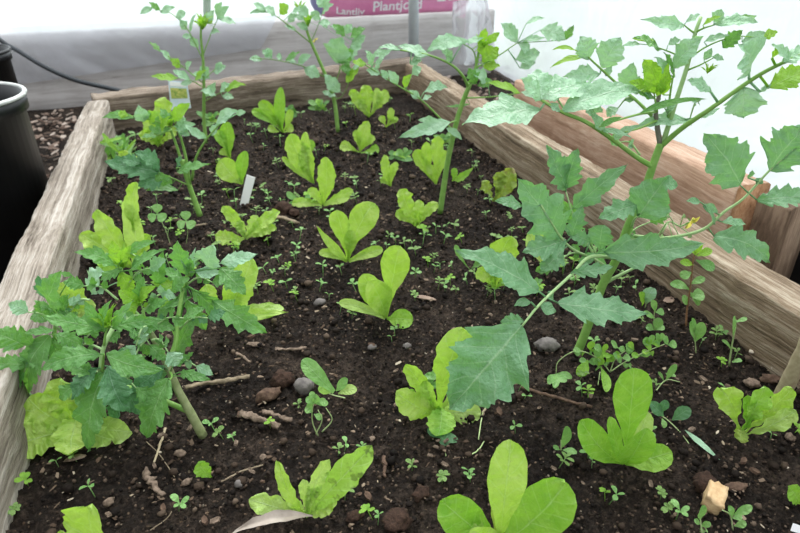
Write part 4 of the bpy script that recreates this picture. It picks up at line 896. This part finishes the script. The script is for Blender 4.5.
lettuce((132, 268), [(136, 182, 24, {'s': 'oval', 'm': 'lettuce', 'b': (134, 232)}), (130, 200, 34, {'s': 'round', 'm': 'lettuce_pale', 'ruf': .04}), (80, 234, 28, {'s': 'oval', 'ruf': .08}), (96, 210, 28, {'s': 'oval', 'ruf': .08}), (90, 250, 22, {'s': 'oval', 'm': 'lettuce_deep'}), (150, 235, 20)],
        'upright yellow-green lettuce between the two left tomato plants', 'lettuce', ruf=.06)
lettuce((222, 318), [(252, 258, 34, {'s': 'oval', 'ruf': .06}), (284, 309, 14, {'s': 'strap', 'm': 'lettuce_pale', 'tw': .8}), (289, 312, 18, {'s': 'lance', 'arch': .18, 'off': -.02}), (246, 300, 28, {'s': 'oval'}), (240, 280, 26), (205, 285, 22)],
        'lettuce spreading out from under the left front tomato towards the centre', 'lettuce', ruf=.06)
lettuce((70, 320), [(62, 282, 26, {'s': 'oval'}), (84, 288, 26, {'s': 'oval', 'ruf': .07}), (96, 306, 22, {'m': 'lettuce_pale'}), (52, 300, 16)], 'yellow-green lettuce half buried in tomato leaves beside the left timber', 'lettuce')
lettuce((160, 148), [(150, 110, 22, {'s': 'oval', 'ruf': .08}), (166, 98, 26, {'ruf': .08}), (178, 128, 14), (140, 132, 12), (150, 128, 24, {'off': -.02, 's': 'oval'})], 'yellow-green frilly lettuce beside the picture label', 'lettuce', ruf=.08)
lettuce((128, 172), [(124, 150, 14), (136, 156, 12), (122, 160, 10)], 'small bright lettuce behind the bluish tomato leaves', 'lettuce', ruf=.08)
lettuce((230, 158), [(228, 122, 22, {'s': 'oval', 'm': 'lettuce_deep'}), (216, 130, 14, {'m': 'lettuce_deep'}), (220, 150, 10)], 'dark green rounded lettuce right of the tall back left tomato', 'lettuce', ruf=.02)
lettuce((306, 160), [(312, 140, 12, {'m': 'lettuce_deep'}), (296, 152, 10)], 'small lettuce rosette behind the row at centre back', 'lettuce', 'lettuce_deep')
lettuce((212, 478), [(198, 462, 18, {'s': 'round', 'm': 'lettuce_deep', 'off': .0})], 'young lettuce with one round leaf, front left', 'lettuce', name='lettuce_seedling')
lettuce((800, 505), [(788, 486, 20, {'s': 'round', 'm': 'lettuce_deep'})], 'round leaf at the lower right edge of the photo', 'lettuce', name='lettuce_seedling')
lettuce((386, 128), [(392, 108, 10), (380, 116, 9), (398, 118, 8)], 'small lettuce in front of the far right corner', 'lettuce', 'lettuce_deep')
lettuce((470, 270), [(455, 245, 8, {'m': 'weed'}), (480, 262, 8, {'m': 'weed'})], 'small green sprout left of the lettuce under the large tomato', 'lettuce', name='lettuce_seedling')

# ---- special weeds
def weed(base, stems, leaves, label, m='weed', sm='stem_weed', r=.0012, group=None, name='weed_plant', cat='weed'):
    B = root_pt(*base); t = thing(name, B, label, cat, group)
    bm = bmesh.new()
    for s in stems: tube(bm, [W(p[0], p[1], B, p[2] if len(p) > 2 else 0, .001) for p in s], r, r*.6, 6)
    if stems: link('stem', bm, M[sm], t)
    for L in leaves:
        bx, by, tx, ty, w = L[:5]; o = L[5] if len(L) > 5 else {}
        A = W(bx, by, B, o.get('bo', 0), .003); T = W(tx, ty, B, o.get('o', o.get('bo', 0)), .006)
        s_ = sd(); rnd = random.Random(s_); bm = bmesh.new()
        leaf(bm, A, T, w*depth(A)/FPX, hint(.7, .5, .2, rnd), o.get('s', 'oval'), rnd.uniform(.02, .12), .15, o.get('ruf', .02), s_, nu=12, nv=6, twist=rnd.uniform(-.3, .3))
        link('leaf', bm, M[o.get('m', m)], t)
    return t
weed((686, 325), [[(686, 326), (687, 310), (690, 290), (693, 262), (696, 248)]], [(690, 290, 670, 284, 10), (690, 284, 705, 278, 8), (690, 296, 704, 294, 14), (692, 272, 680, 276, 10), (688, 305, 682, 296, 9), (694, 265, 680, 262, 8, {'m': 'tomato_bright'}), (696, 260, 715, 268, 12, {'m': 'tomato'}), (696, 255, 700, 242, 8, {'m': 'tomato_bright'}), (697, 256, 712, 250, 9, {'m': 'tomato_bright'}), (696, 256, 688, 246, 9, {'m': 'tomato_bright'}), (690, 292, 700, 304, 10)],
     'upright weed with reddish stem beside the right timber', sm='stem_red', r=.002)
weed((696, 353), [[(696, 353), (695, 340), (694, 332)]], [(695, 342, 690, 322, 12), (695, 342, 702, 322, 12), (694, 334, 692, 318, 6)], 'small seedling with two upright leaves in front of the red-stemmed weed')
weed((729, 366), [[(729, 366), (732, 345), (735, 330), (736, 320)]], [(733, 335, 734, 316, 6, {'s': 'strap'}), (735, 322, 747, 318, 5, {'s': 'strap'}), (731, 350, 722, 340, 4, {'s': 'strap'}), (732, 362, 742, 360, 5, {'s': 'strap'})], 'curling grass-like sprout by the right timber', name='grass_sprout', cat='grass', r=.0018)
weed((654, 330), [[(654, 330), (654, 318), (655, 305)]], [(655, 312, 652, 300, 7), (655, 312, 664, 312, 8), (655, 318, 644, 312, 8), (655, 330, 660, 318, 10), (654, 330, 646, 326, 8), (656, 330, 664, 326, 8)], 'leafy seedling standing under the right tomato leaf')
weed((645, 308), [[(645, 308), (648, 296)]], [(646, 304, 654, 288, 14, {'m': 'tomato_pale_glare'}), (642, 306, 640, 292, 10, {'m': 'lettuce_deep'}), (640, 312, 630, 318, 12)], 'pale rounded weed behind the right tomato leaf')
weed((310, 394), [[(345, 398), (330, 394), (322, 388)]], [(334, 392, 302, 360, 18, {'s': 'strap', 'm': 'weed'}), (336, 391, 347, 378, 10), (338, 394, 357, 389, 11, {'m': 'lettuce_pale'}), (333, 392, 318, 388, 10, {'m': 'lettuce_deep'})], 'seedling with one long grooved leaf in front of the round clods')
weed((318, 436), [[(318, 436), (313, 424), (312, 412), (315, 398)], [(316, 434), (322, 420), (318, 410)], [(322, 432), (332, 420), (326, 408)]], [(314, 404, 306, 398, 9), (314, 404, 316, 394, 9), (316, 404, 326, 400, 8), (313, 412, 305, 408, 9), (314, 414, 322, 418, 8), (312, 408, 308, 402, 7), (318, 400, 328, 404, 7), (316, 398, 310, 392, 7)], 'small tangled chickweed below the long-leafed seedling', 'lettuce_deep' and 'weed')
cw = []
rr = random.Random(4)
for (x, y) in [(582, 352), (590, 350), (596, 358), (588, 362), (602, 352), (612, 356), (622, 358), (634, 350), (645, 346), (652, 344), (660, 342), (628, 364), (640, 356), (618, 348), (598, 366), (606, 362), (650, 352), (668, 345)]:
    for k in range(3): 
        a = rr.uniform(0, 6.28); cw.append((x, y, x+9*math.cos(a), y-3+6*math.sin(a), rr.uniform(6, 9), {'m': rr.choice(['weed', 'lettuce_deep', 'weed']), 'bo': 0}))
weed((610, 372), [[(610, 372), (600, 360), (585, 352), (572, 352), (558, 362), (556, 374)], [(610, 372), (625, 362), (645, 352), (665, 344)], [(610, 372), (616, 358), (630, 348)], [(600, 372), (598, 385)]], cw+[(556, 374, 548, 384, 7), (556, 374, 554, 388, 8), (556, 374, 566, 382, 9), (556, 374, 572, 378, 7), (600, 366, 606, 392, 10, {'m': 'lettuce_deep'}), (588, 360, 578, 376, 12, {'m': 'lettuce_deep'})], 'sprawling chickweed at the foot of the large tomato')
weed((640, 425), [[(652, 412), (665, 418), (680, 432), (690, 445)]], [(685, 430, 722, 462, 7, {'s': 'lance', 'm': 'tomato_pale_glare'}), (664, 416, 650, 402, 12, {'m': 'weed_dark'}), (672, 420, 690, 408, 14, {'m': 'weed_dark'}), (660, 412, 666, 400, 10, {'m': 'weed_dark'}), (662, 418, 664, 428, 7)], 'lying sprig with bluish leaves and one narrow leaf, right of the glossy lettuce')
weed((668, 385), [[(655, 392), (666, 380), (680, 382)]], [(666, 380, 676, 364, 7), (664, 382, 658, 372, 4)], 'seedling with one slanting narrow leaf right of the chickweed')
weed((561, 450), [[(561, 452), (561, 440)]], [(561, 448, 567, 426, 10), (562, 450, 577, 453, 7, {'m': 'weed'}), (560, 450, 553, 446, 5)], 'seedling with one upright leaf left of the glossy lettuce')
weed((700, 530), [[(702, 535), (700, 515)], [(733, 530), (730, 515), (722, 510)]], [(700, 520, 703, 505, 11), (702, 527, 710, 522, 8), (700, 532, 706, 528, 10), (733, 515, 752, 506, 9), (732, 518, 728, 506, 8), (732, 518, 742, 516, 7), (734, 526, 746, 522, 8), (700, 524, 694, 520, 6)], 'weed seedlings below the pale wood chunk')
weed((440, 436), [[(446, 456), (444, 444), (440, 438)]], [(434, 432, 458, 441, 11, {'m': 'weed_dark'}), (440, 438, 428, 428, 9, {'m': 'weed_dark'}), (445, 446, 440, 440, 5), (445, 446, 450, 440, 5)], 'dark wilted weed below the partly covered lettuce', 'weed_dark')
weed((442, 388), [], [(432+rr.uniform(-14, 14), 384+rr.uniform(-8, 8), 432+rr.uniform(-20, 20), 378+rr.uniform(-10, 8), rr.uniform(6, 9), {'m': 'weed'}) for _ in range(12)], 'pale green weed behind the partly covered lettuce')
for bx_, by_, lab_ in [(412, 402, 'straggly weed left of the partly covered lettuce'), (300, 205, 'straggly weed left of the upright-leafed lettuce, above the short stick'), (445, 145, 'leafy weed patch right behind the middle tomato stem'), (290, 118, 'leafy weed patch at the foot of the far timber, left of the thin tomato'), (400, 160, 'leafy weed patch left of the half hidden lettuce'), (530, 290, 'leafy weed under the long stalk of the large tomato'), (320, 108, 'leafy weed at the foot of the far timber beside the thin tomato stem'), (210, 100, 'leafy weed right of the picture label by the far timber')]:
    if by_ < 112: by_ = 124 if bx_ < 250 else 112
    weed((bx_, by_), [[(bx_, by_), (bx_+1, by_-8)], [(bx_, by_), (bx_-6, by_-6)]], [(bx_+rr.uniform(-5, 5), by_-2+rr.uniform(-5, 2), bx_+rr.uniform(-14, 14), by_-4+rr.uniform(-9, 5), rr.uniform(4.5, 7), {'m': rr.choice(['weed', 'lettuce_deep', 'tomato'])}) for _ in range(11)], lab_)
def clover(px, py, hx, hy, label):
    B = root_pt(px, py); t = thing('clover', B, label, 'clover')
    bm = bmesh.new(); c = W(hx, hy, B, 0); tube(bm, [B, B.lerp(c, .5)+V((.004, 0, 0)), c], .001, .0008, 6); link('stem', bm, M['stem_weed'], t)
    for a in (90, 215, 325):
        a = math.radians(a); d = (RT*math.cos(a)+UP*math.sin(a)*.9).normalized(); r = 10*depth(c)/FPX
        bm = bmesh.new(); leaf(bm, c, c+d*r, r*1.05, hint(.6, .5, .05), 'round', .02, .1, .01, sd(), nu=12, nv=6); link('leaflet', bm, M['weed'], t)
clover(170, 243, 157, 214, 'clover with a leaning stem left of the other clover'); clover(186, 243, 186, 221, 'small upright clover right of the leaning clover')

# tiny seedlings: variants, then copies
def seedling_mesh(kind, sc):
    bm = bmesh.new(); rnd = random.Random(kind*7+1); n = (2, 4, 5, 3, 6, 4)[kind]
    h = .012+.008*rnd.random()
    tube(bm, [V((0, 0, -.003)), V((.001, 0, h))], .0007, .0006, 5, False)
    for i in range(n):
        a = i*2*math.pi/n+rnd.uniform(-.3, .3); L = rnd.uniform(.009, .014)
        z = h-.004*(i//3)
        leaf(bm, V((0, 0, z)), V((math.cos(a)*L, math.sin(a)*L, z+rnd.uniform(0, .006))), L*rnd.uniform(.45, .7), V((0, 0, 1)), 'oval', .08, .15, .02, kind*20+i, nu=8, nv=4)
    me = bpy.data.meshes.new('seedling'); bm.to_mesh(me); bm.free()
    for p in me.polygons: p.use_smooth = True
    me.materials.append(M[('weed', 'weed_mix', 'lettuce_deep', 'weed', 'weed_mix', 'weed')[kind]]); return me
M['weed_mix'] = leaf_mat('weed_leaf_olive', (.12, .24, .05), (.26, .42, .12), (.3, .45, .18), (.28, .5, .1), (.35, .5, .22), nv=3)
SM = [seedling_mesh(k, 1) for k in range(6)]
protos = {}
def put_seed(px, py, s, kind, label, group):
    B = root_pt(px, py)
    if kind not in protos:
        o = bpy.data.objects.new('weed_seedling', SM[kind]); protos[kind] = o
    else: o = protos[kind].copy()
    COL.objects.link(o); o.location = B; o.rotation_euler = (random.uniform(-.3, .3), random.uniform(-.3, .3), random.random()*6.3); o.scale = (s, s, s)
    tag(o, label, 'seedling', group)
near = [(58, 465), (76, 460), (28, 485), (95, 497), (15, 513), (179, 510), (68, 435), (300, 405), (36, 410), (8, 436), (560, 465), (588, 457), (592, 466), (345, 500), (372, 520), (378, 526), (442, 487), (470, 485), (468, 480), (412, 470), (605, 500), (610, 503), (670, 515), (676, 520), (725, 395), (735, 357), (722, 365), (700, 345), (715, 340), (718, 338), (636, 290), (630, 282), (490, 295), (495, 300), (487, 297), (519, 390), (524, 400), (640, 325), (428, 266), (434, 272), (432, 260), (320, 290), (322, 285), (296, 293), (297, 300), (340, 315), (352, 320), (395, 335), (392, 342), (276, 314), (398, 290), (445, 290), (415, 300), (362, 450), (345, 448), (338, 452), (270, 425), (215, 430), (222, 435), (234, 440), (665, 380), (656, 388), (588, 400), (582, 395), (580, 380), (596, 346), (430, 395), (422, 385), (410, 410), (515, 435), (750, 345), (740, 335), (770, 440), (782, 430), (792, 436), (645, 440), (660, 500)]
random.seed(21)
G1 = 'small weed seedlings among the front plants'; G2 = 'tiny weed seedlings towards the back of the bed'
for i, (x, y) in enumerate(near):
    put_seed(x, y, random.uniform(.75, 1.25), i % 6, 'small weed seedling with a few leaves on bare soil in the front half', G1)
k = 0
while k < 240:
    x = random.uniform(90, 640); y = 95+random.random()**.8*205
    p = G(x, y)
    if not inbed(p.x, p.y) or p.x > .9 or noise.noise(V((p.x*4, p.y*3, 40)))+.25 < random.uniform(-.3, .5): continue
    put_seed(x, y, random.uniform(.8, 1.5)*(.62+.26*p.y), random.randrange(6), 'tiny green weed seedling, one of many in the back half of the bed', G2); k += 1

for _ in range(26):
    x = random.uniform(93, 150); y = random.uniform(136, 172); q = G(x, y)
    if inbed(q.x, q.y): put_seed(x, y, random.uniform(1.1, 1.9), random.randrange(6), 'tiny green weed seedling, one of many in the back half of the bed', G2)
# grassy weeds at left timber far
weed((110, 160), [], [(105+rr.uniform(-12, 30), 150+rr.uniform(-8, 14), 105+rr.uniform(-15, 32), 142+rr.uniform(-10, 12), rr.uniform(3, 5), {'m': rr.choice(['weed', 'tomato', 'lettuce_deep']), 'bo': rr.uniform(-.1, .15)}) for _ in range(40)], 'low mat of small-leaved weeds along the left timber at the back')
weed((560, 145), [[(572, 158), (568, 140), (566, 128)]], [(566, 134, 552, 124, 12, {'m': 'tomato_pale_glare'}), (566, 136, 582, 130, 14), (568, 142, 556, 140, 10, {'m': 'tomato_pale_glare'}), (568, 146, 590, 146, 12, {'m': 'tomato_pale_glare'}), (566, 128, 572, 120, 8, {'m': 'tomato_bright'}), (568, 148, 580, 140, 12)], 'leafy sprig growing in the gap between the right timber and the plank')

# ---- debris: individual bits
def lumpobj(name, px, py, w, sq, rot, mat, label, cat, sub=3, nz=.35, z=.35, group=None, f=1.0):
    p = G(px, py); p.z = soilh(p.x, p.y); r = w*depth(p)/FPX/2
    bm = bmesh.new(); lump(bm, p+V((0, 0, r*sq[2]*z)), r, sub, sq, rot, nz, f)
    return tag(link(name, bm, M[mat], origin=p), label, cat, group)
def stick(name, pts, r, mat, label, cat='stick', lump_=.3, r1=None, group=None):
    P_ = []
    for i, (x, y) in enumerate(pts[:]):
        p = G(x, y); p.z = soilh(p.x, p.y)+r*.8+(pts[i][2] if len(pts[i]) > 2 else 0) if False else soilh(p.x, p.y)+r*.8
        P_.append(p)
    q = []
    for i, a_ in enumerate(catmull(P_, 6)): q.append(a_+V((noise.noise(V((i*.9, r*900, 1))), noise.noise(V((i*.9, r*900, 5))), .3*noise.noise(V((i*.8, 2, 9)))))*r*.8)
    bm = bmesh.new(); tube(bm, q, r, r1 or r*.8, 10, sm=False, lump=lump_*1.3, flat=.8)
    return tag(link(name, bm, M[mat], origin=P_[0]), label, cat, group)
stick('stick', [(186, 390), (205, 385), (228, 381), (250, 377)], .0048, 'twig', 'pale broken stick lying at the foot of the left front tomato', lump_=.5)
stick('twig', [(520, 388), (545, 396), (570, 402), (592, 408)], .0036, 'bark', 'dark twig lying right of the big drooping tomato leaf')
stick('bark_piece', [(240, 413), (252, 417), (266, 421), (280, 426)], .0062, 'bark_pale', 'knobbly bark piece below the round clods', 'bark', .9)
stick('bark_piece', [(262, 411), (275, 414), (291, 418)], .0048, 'bark_pale', 'flat bark piece right above the knobbly one', 'bark', .5)
stick('bark_piece', [(145, 471), (152, 484), (163, 498)], .0058, 'bark_pale', 'knobbly bark piece at the front left', 'bark', .9)
stick('straw', [(165, 427), (160, 445), (154, 462)], .0022, 'straw', 'short upright-lying straw at the front left', 'straw', .2)
stick('twig', [(221, 482), (240, 472), (263, 465)], .0016, 'twig', 'thin curved twig left of the sprawling lettuce', lump_=.2)
stick('stick', [(272, 220), (284, 222), (299, 226)], .0065, 'twig', 'short stick beside the brown clods near the white marker')
stick('twig', [(275, 351), (290, 350), (306, 348)], .0032, 'bark_pale', 'small reddish twig in the middle of the bare soil', lump_=.8)
stick('twig', [(206, 225), (190, 226), (176, 218)], .004, 'twig', 'curved twig at the foot of the bushy left tomato')
stick('straw', [(455, 400), (470, 395)], .0015, 'straw', 'pale straw under the drooping tomato leaf', 'straw', .1)
stick('grass_stalk', [(490, 398), (482, 420), (478, 445)], .0012, 'stem_weed', 'thin grass stalk below the drooping tomato leaf', 'grass', .1)
stick('grass_stalk', [(468, 460), (478, 454), (484, 446)], .0012, 'stem_weed', 'bent thin grass stalk above the bottom centre lettuce', 'grass', .1)
stick('bark_piece', [(384, 458), (385, 468), (384, 480)], .003, 'bark', 'narrow dark bark piece right of the spotted lettuce leaf', 'bark', .3)
stick('bark_piece', [(236, 354), (244, 358), (250, 364)], .003, 'bark_pale', 'slanting bark sliver right of the left front tomato', 'bark', .3)
stick('root_fibre', [(146, 440), (160, 455), (175, 478)], .0009, 'twig', 'thin root fibre lying past the front bark piece', 'root', .1)
stick('root_fibre', [(150, 530), (165, 520), (172, 512)], .0009, 'twig', 'thin root fibre at the bottom left', 'root', .1)
lumpobj('soil_clod', 283, 381, 23, (1, .9, .75), .3, 'clod', 'round brown clod left of the long-leafed seedling', 'clod')
lumpobj('soil_clod', 304, 386, 20, (1, .85, .8), .8, 'stone', 'purplish-grey round clod touching the long-leafed seedling', 'clod', f=.6)
lumpobj('soil_clod', 268, 395, 26, (1, .5, .5), .2, 'bark', 'long dark clod below the round ones', 'clod')
lumpobj('soil_clod', 284, 212, 18, (1, .9, .7), .1, 'clod', 'round brown clod right of the white marker', 'clod')
lumpobj('soil_clod', 263, 238, 15, (1, .9, .8), .1, 'clod', 'round brown clod touching the loose frilly lettuce', 'clod')
lumpobj('soil_clod', 294, 215, 11, (1, .9, .7), .1, 'clod', 'small clod beside the short stick', 'clod')
lumpobj('bark_piece', 256, 345, 17, (1, .5, .2), -.5, 'bark_pale', 'flat brown bark piece right of the left front tomato', 'bark')
lumpobj('soil_clod', 421, 498, 18, (1, .8, .6), .5, 'clod', 'crumbly brown clod left of the bottom centre lettuce', 'clod')
lumpobj('peat_clod', 398, 526, 30, (1, .8, .6), .5, 'clod', 'fibrous reddish-brown peat clod at the bottom edge', 'clod')
lumpobj('peat_clod', 355, 518, 20, (1, .6, .35), .2, 'clod', 'small fibrous peat clod right of the sprawling lettuce', 'clod')
lumpobj('stone', 240, 485, 11, (1, .8, .8), .5, 'stone', 'small dark stone below the thin curved twig', 'stone', 2)
lumpobj('stone', 180, 455, 12, (1, .7, .7), -.3, 'bark_pale', 'small brown stone at the front left', 'stone', 2)
lumpobj('stone', 187, 483, 11, (1, .6, .6), .5, 'bark_pale', 'brown pebble between the front bark piece and the round-leafed seedling', 'stone', 2)
lumpobj('stone', 263, 457, 8, (1, .9, .7), .5, 'bark_pale', 'tiny pale pebble above the thin curved twig', 'stone', 2)
lumpobj('stone', 109, 503, 12, (1, .8, .7), .5, 'bark_pale', 'brown pebble beside the bottom left lettuce leaf', 'stone', 2)
lumpobj('bark_piece', 75, 458, 19, (1, .6, .2), .1, 'bark_pale', 'flat bark piece below the large lettuce at left', 'bark')
lumpobj('stone', 547, 344, 22, (1, .7, .5), -.2, 'stone', 'grey stone left of the large tomato stem', 'stone')
lumpobj('stone', 320, 303, 13, (1, .7, .6), .1, 'stone', 'light grey pebble left of the central lettuce', 'stone', 2)
lumpobj('stone', 372, 347, 10, (1, .7, .6), .1, 'stone', 'grey pebble in front of the central lettuce', 'stone', 2)
lumpobj('stone', 407, 347, 9, (1, .7, .6), .1, 'stone', 'grey pebble above the partly covered lettuce', 'stone', 2)
lumpobj('soil_clod', 706, 488, 26, (1, .9, .7), .1, 'clod', 'brown clod behind the pale wood chunk', 'clod')
lumpobj('bark_piece', 752, 383, 16, (1, .8, .5), .1, 'bark_pale', 'reddish bark piece behind the reddish lettuce', 'bark')
lumpobj('bark_piece', 770, 380, 20, (1, .6, .4), -.4, 'bark', 'dark bark piece right of the reddish bark', 'bark')
lumpobj('bark_piece', 735, 488, 26, (1, .35, .25), -.2, 'bark', 'dark bark piece right of the pale wood chunk', 'bark')
lumpobj('leaf_scrap', 669, 301, 13, (1, .7, .15), .3, 'dry_leaf', 'dry brown leaf scrap beside the red-stemmed weed', 'bark')
lumpobj('wood_fragment', 752, 352, 8, (1, .8, .5), .3, 'shell', 'pale round fragment by the right timber', 'fragment', 2, .2)
lumpobj('wood_fragment', 774, 366, 8, (1, .6, .5), .3, 'shell', 'cream fragment near the stake at right', 'fragment', 2, .2)
lumpobj('wood_fragment', 785, 467, 7, (1, .6, .5), -.5, 'shell', 'tiny cream fragment near the lower right edge', 'fragment', 2, .2)
lumpobj('wood_fragment', 371, 438, 10, (1, .7, .4), .5, 'bark_pale', 'pinkish flat fragment above the spotted lettuce leaf', 'fragment', 2, .2)
lumpobj('stone', 790, 438, 12, (1, .8, .6), 0, 'bark_pale', 'brown pebble right of the reddish lettuce', 'stone', 2)
lumpobj('leaf_scrap', 425, 297, 22, (1, .3, .1), -.6, 'dry_leaf', 'curled brown leaf scrap right of the central lettuce', 'leaf scrap')
# pale wood chunk
def chunk():
    p = G(712, 503); p.z = soilh(p.x, p.y); d = depth(p)/FPX
    bm = bmesh.new(); bmesh.ops.create_cube(bm, size=1); bmesh.ops.subdivide_edges(bm, edges=bm.edges, cuts=4, use_grid_fill=True)
    for v in bm.verts:
        q = v.co; k = 1+.16*noise.noise(q*3)+.07*noise.noise(q*9)
        q = V((q.x*29*d*(1-.2*(q.y > .3)), q.y*17*d, q.z*15*d))*k
        v.co = Matrix.Rotation(.72, 3, 'Z') @ (Matrix.Rotation(.25, 3, 'X') @ q)+p+V((0, 0, 7*d))
    tag(link('wood_chunk', bm, M['chipwood'], origin=p), 'pale tan wood chunk lying at the lower right', 'wood')
chunk()
# stake at right edge
p0 = G(777, 402); p0.z = -.015
bm = bmesh.new(); q1 = W(820, 322, p0, -.02)
tube(bm, [p0, p0.lerp(q1, .5), q1], .011, .015, 10, lump=.25)
tag(link('wooden_stake', bm, M['straw'], origin=p0), 'pale broken stake end leaning in from the right edge', 'stake')
# white marker
def blade(px0, py0, px1, py1, w, label, name='plant_marker', mat='white_plastic', hb=.02):
    B = root_pt(px0, py0); T = W(px1, py1, B, .012); wm = w*depth(B)/FPX
    a = (T-B).normalized(); s = a.cross(TOCAM).normalized()*wm/2; n_ = s.cross(a).normalized()*.0007
    bm = bmesh.new(); B2 = B-a*.012
    pts = [B2-s*.2, B-s*.9, T-s, T+s, B+s*.9, B2+s*.2]
    f = [bm.verts.new(p+n_) for p in pts]; g = [bm.verts.new(p-n_) for p in pts]
    bm.faces.new(f); bm.faces.new(g[::-1])
    for i in range(6): bm.faces.new((f[i-1], g[i-1], g[i], f[i]))
    bmesh.ops.recalc_face_normals(bm, faces=bm.faces)
    return tag(link(name, bm, M[mat], smooth=False, origin=B), label, 'plant marker')
blade(244, 207, 251, 176, 9, 'blank white plastic marker stuck in the soil between the rows')
# picture label
def picture_label():
    B = root_pt(184, 136)
    t = thing('plant_label', B, 'printed plant label with a picture, stuck in before the far timber', 'plant label')
    c = [W(168, 80, B, .02), W(187, 82, B, .02), W(191, 108, B, 0), W(171, 110, B, 0)]
    def pq(u, v, e=0): 
        p = c[0].lerp(c[1], u).lerp(c[3].lerp(c[2], u), v); return p+TOCAM*e
    def rect(name, u0, u1, v0, v1, e, mat, par):
        bm = bmesh.new(); f = [bm.verts.new(pq(u, v, e)) for u, v in ((u0, v0), (u1, v0), (u1, v1), (u0, v1))]; g = [bm.verts.new(pq(u, v, e-.0012)) for u, v in ((u0, v0), (u1, v0), (u1, v1), (u0, v1))]
        bm.faces.new(f); bm.faces.new(g[::-1])
        for i in range(4): bm.faces.new((f[i-1], g[i-1], g[i], f[i]))
        bmesh.ops.recalc_face_normals(bm, faces=bm.faces)
        return link(name, bm, mat, par, smooth=False)
    M['label_blue'] = simple('pale_blue_print', (.55, .66, .78), (.72, .80, .88), 20.0, .4, 0)
    M['label_pic'] = simple('yellow_green_picture', (.12, .28, .05), (.65, .6, .18), 90.0, .4, 0)
    cd_ = rect('card', 0, 1, 0, 1.0, 0, M['label_blue'], t)
    rect('picture', .08, .92, .26, .62, .0016, M['label_pic'], cd_)
    rect('header', .08, .92, .05, .2, .0016, M['white_plastic'], cd_)
    rect('spike', .4, .6, 1.0, 2.0, 0, M['white_plastic'], t)
picture_label()
# white sliver bottom right
blade(808, 532, 792, 527, 8, 'white plastic corner at the bottom right edge')
# dead leaf at bottom
def dead_leaf():
    B = root_pt(300, 530); bm = bmesh.new()
    leaf(bm, W(313, 516, B, 0), W(228, 536, B, -.02, .02), 14*depth(B)/FPX, hint(.8, .3, 0), 'lance', .14, .5, .06, 5, nu=24, nv=8)
    tag(link('dead_leaf', bm, M['dry_light'], origin=B), 'curled pale grey dead leaf at the bottom edge', 'leaf')
dead_leaf()
# small scattered bark chips, individual
random.seed(33)
bm0 = bmesh.new(); flake(bm0, (0, 0, 0), .018, .008, .003, 0, .2); bme = bpy.data.meshes.new('bark_chip'); bm0.to_mesh(bme); bm0.free(); bme.materials.append(M['bark_pale'])
bm0 = bmesh.new(); flake(bm0, (0, 0, 0), .014, .009, .004, 0, .2); bme2 = bpy.data.meshes.new('bark_chip'); bm0.to_mesh(bme2); bm0.free(); bme2.materials.append(M['bark'])
for i in range(90):
    x = random.uniform(20, 780); y = random.uniform(215, 525); p = G(x, y)
    if not inbed(p.x, p.y): continue
    o = bpy.data.objects.new('bark_chip', bme if i % 3 else bme2); COL.objects.link(o)
    o.location = (p.x, p.y, soilh(p.x, p.y)+.004); o.rotation_euler = (random.uniform(-.4, .4), random.uniform(-.4, .4), random.random()*6.3); s = random.uniform(.5, 1.2); o.scale = (s, s, s)
    tag(o, 'small brown bark chip lying loose on the dark soil', 'bark', 'loose bark chips on the soil')
# black tray at right edge
def tray():
    p = V((1.30, .70, -.2)); p = G(812, 262, .0)
    t = thing('black_tray', (p.x+.1, p.y, -.2), 'black plastic crate at the right edge beyond the timber', 'crate')
    bm = bmesh.new(); x0, x1, y0, y1, z0, z1 = p.x-.06, p.x+.3, p.y-.25, p.y+.1, -.2, .09
    th = .006
    def bx(a, b, c, d, e, f):
        r = bmesh.ops.create_cube(bm, size=1)
        for v in r['verts']: v.co = V(((a+b)/2+v.co.x*(b-a), (c+d)/2+v.co.y*(d-c), (e+f)/2+v.co.z*(f-e)))
    bx(x0, x0+th, y0, y1, z0, z1); bx(x1-th, x1, y0, y1, z0, z1); bx(x0, x1, y0, y0+th, z0, z1); bx(x0, x1, y1-th, y1, z0, z1); bx(x0, x1, y0, y1, z0, z0+th)
    link('crate_body', bm, M['black_plastic'], t, smooth=False)
    bm = bmesh.new(); tube(bm, [V((x0, y0, z1)), V((x0, y1, z1)), V((x1, y1, z1)), V((x1, y0, z1))], .006, .006, 8, False); link('rim', bm, M['black_plastic'], t)
tray()

# ------------------------------------------------------------------ light
w = bpy.data.worlds.new('sky'); S.world = w; w.use_nodes = True
bg = w.node_tree.nodes['Background']; bg.inputs[0].default_value = (.94, .975, 1.0, 1)
n = N(w.node_tree); tc = n('ShaderNodeTexCoord'); dp = n('ShaderNodeVectorMath', operation='DOT_PRODUCT')
n.l(tc.outputs['Generated'], dp.inputs[0]); dp.inputs[1].default_value = V((.45, .5, .74)).normalized()
fac = math_(n, 'POWER', math_(n, 'ADD', math_(n, 'MULTIPLY', dp.outputs['Value'], .5), .5, True), 3.0)
n.l(math_(n, 'ADD', math_(n, 'MULTIPLY', fac, 3.6), .5), bg.inputs[1])
sl = bpy.data.lights.new('sun', 'SUN'); so = bpy.data.objects.new('sun', sl); COL.objects.link(so)
sl.energy = 1.5; sl.angle = math.radians(30); sl.color = (1, .98, .94)
d = V((.45, .55, .9)).normalized(); so.rotation_euler = d.to_track_quat('Z', 'Y').to_euler()
S.view_settings.view_transform = 'Standard'; S.view_settings.look = 'None'; S.view_settings.exposure = 0.25; S.view_settings.gamma = 1
for o in bpy.data.objects:
    if '_w' in o: del o['_w']
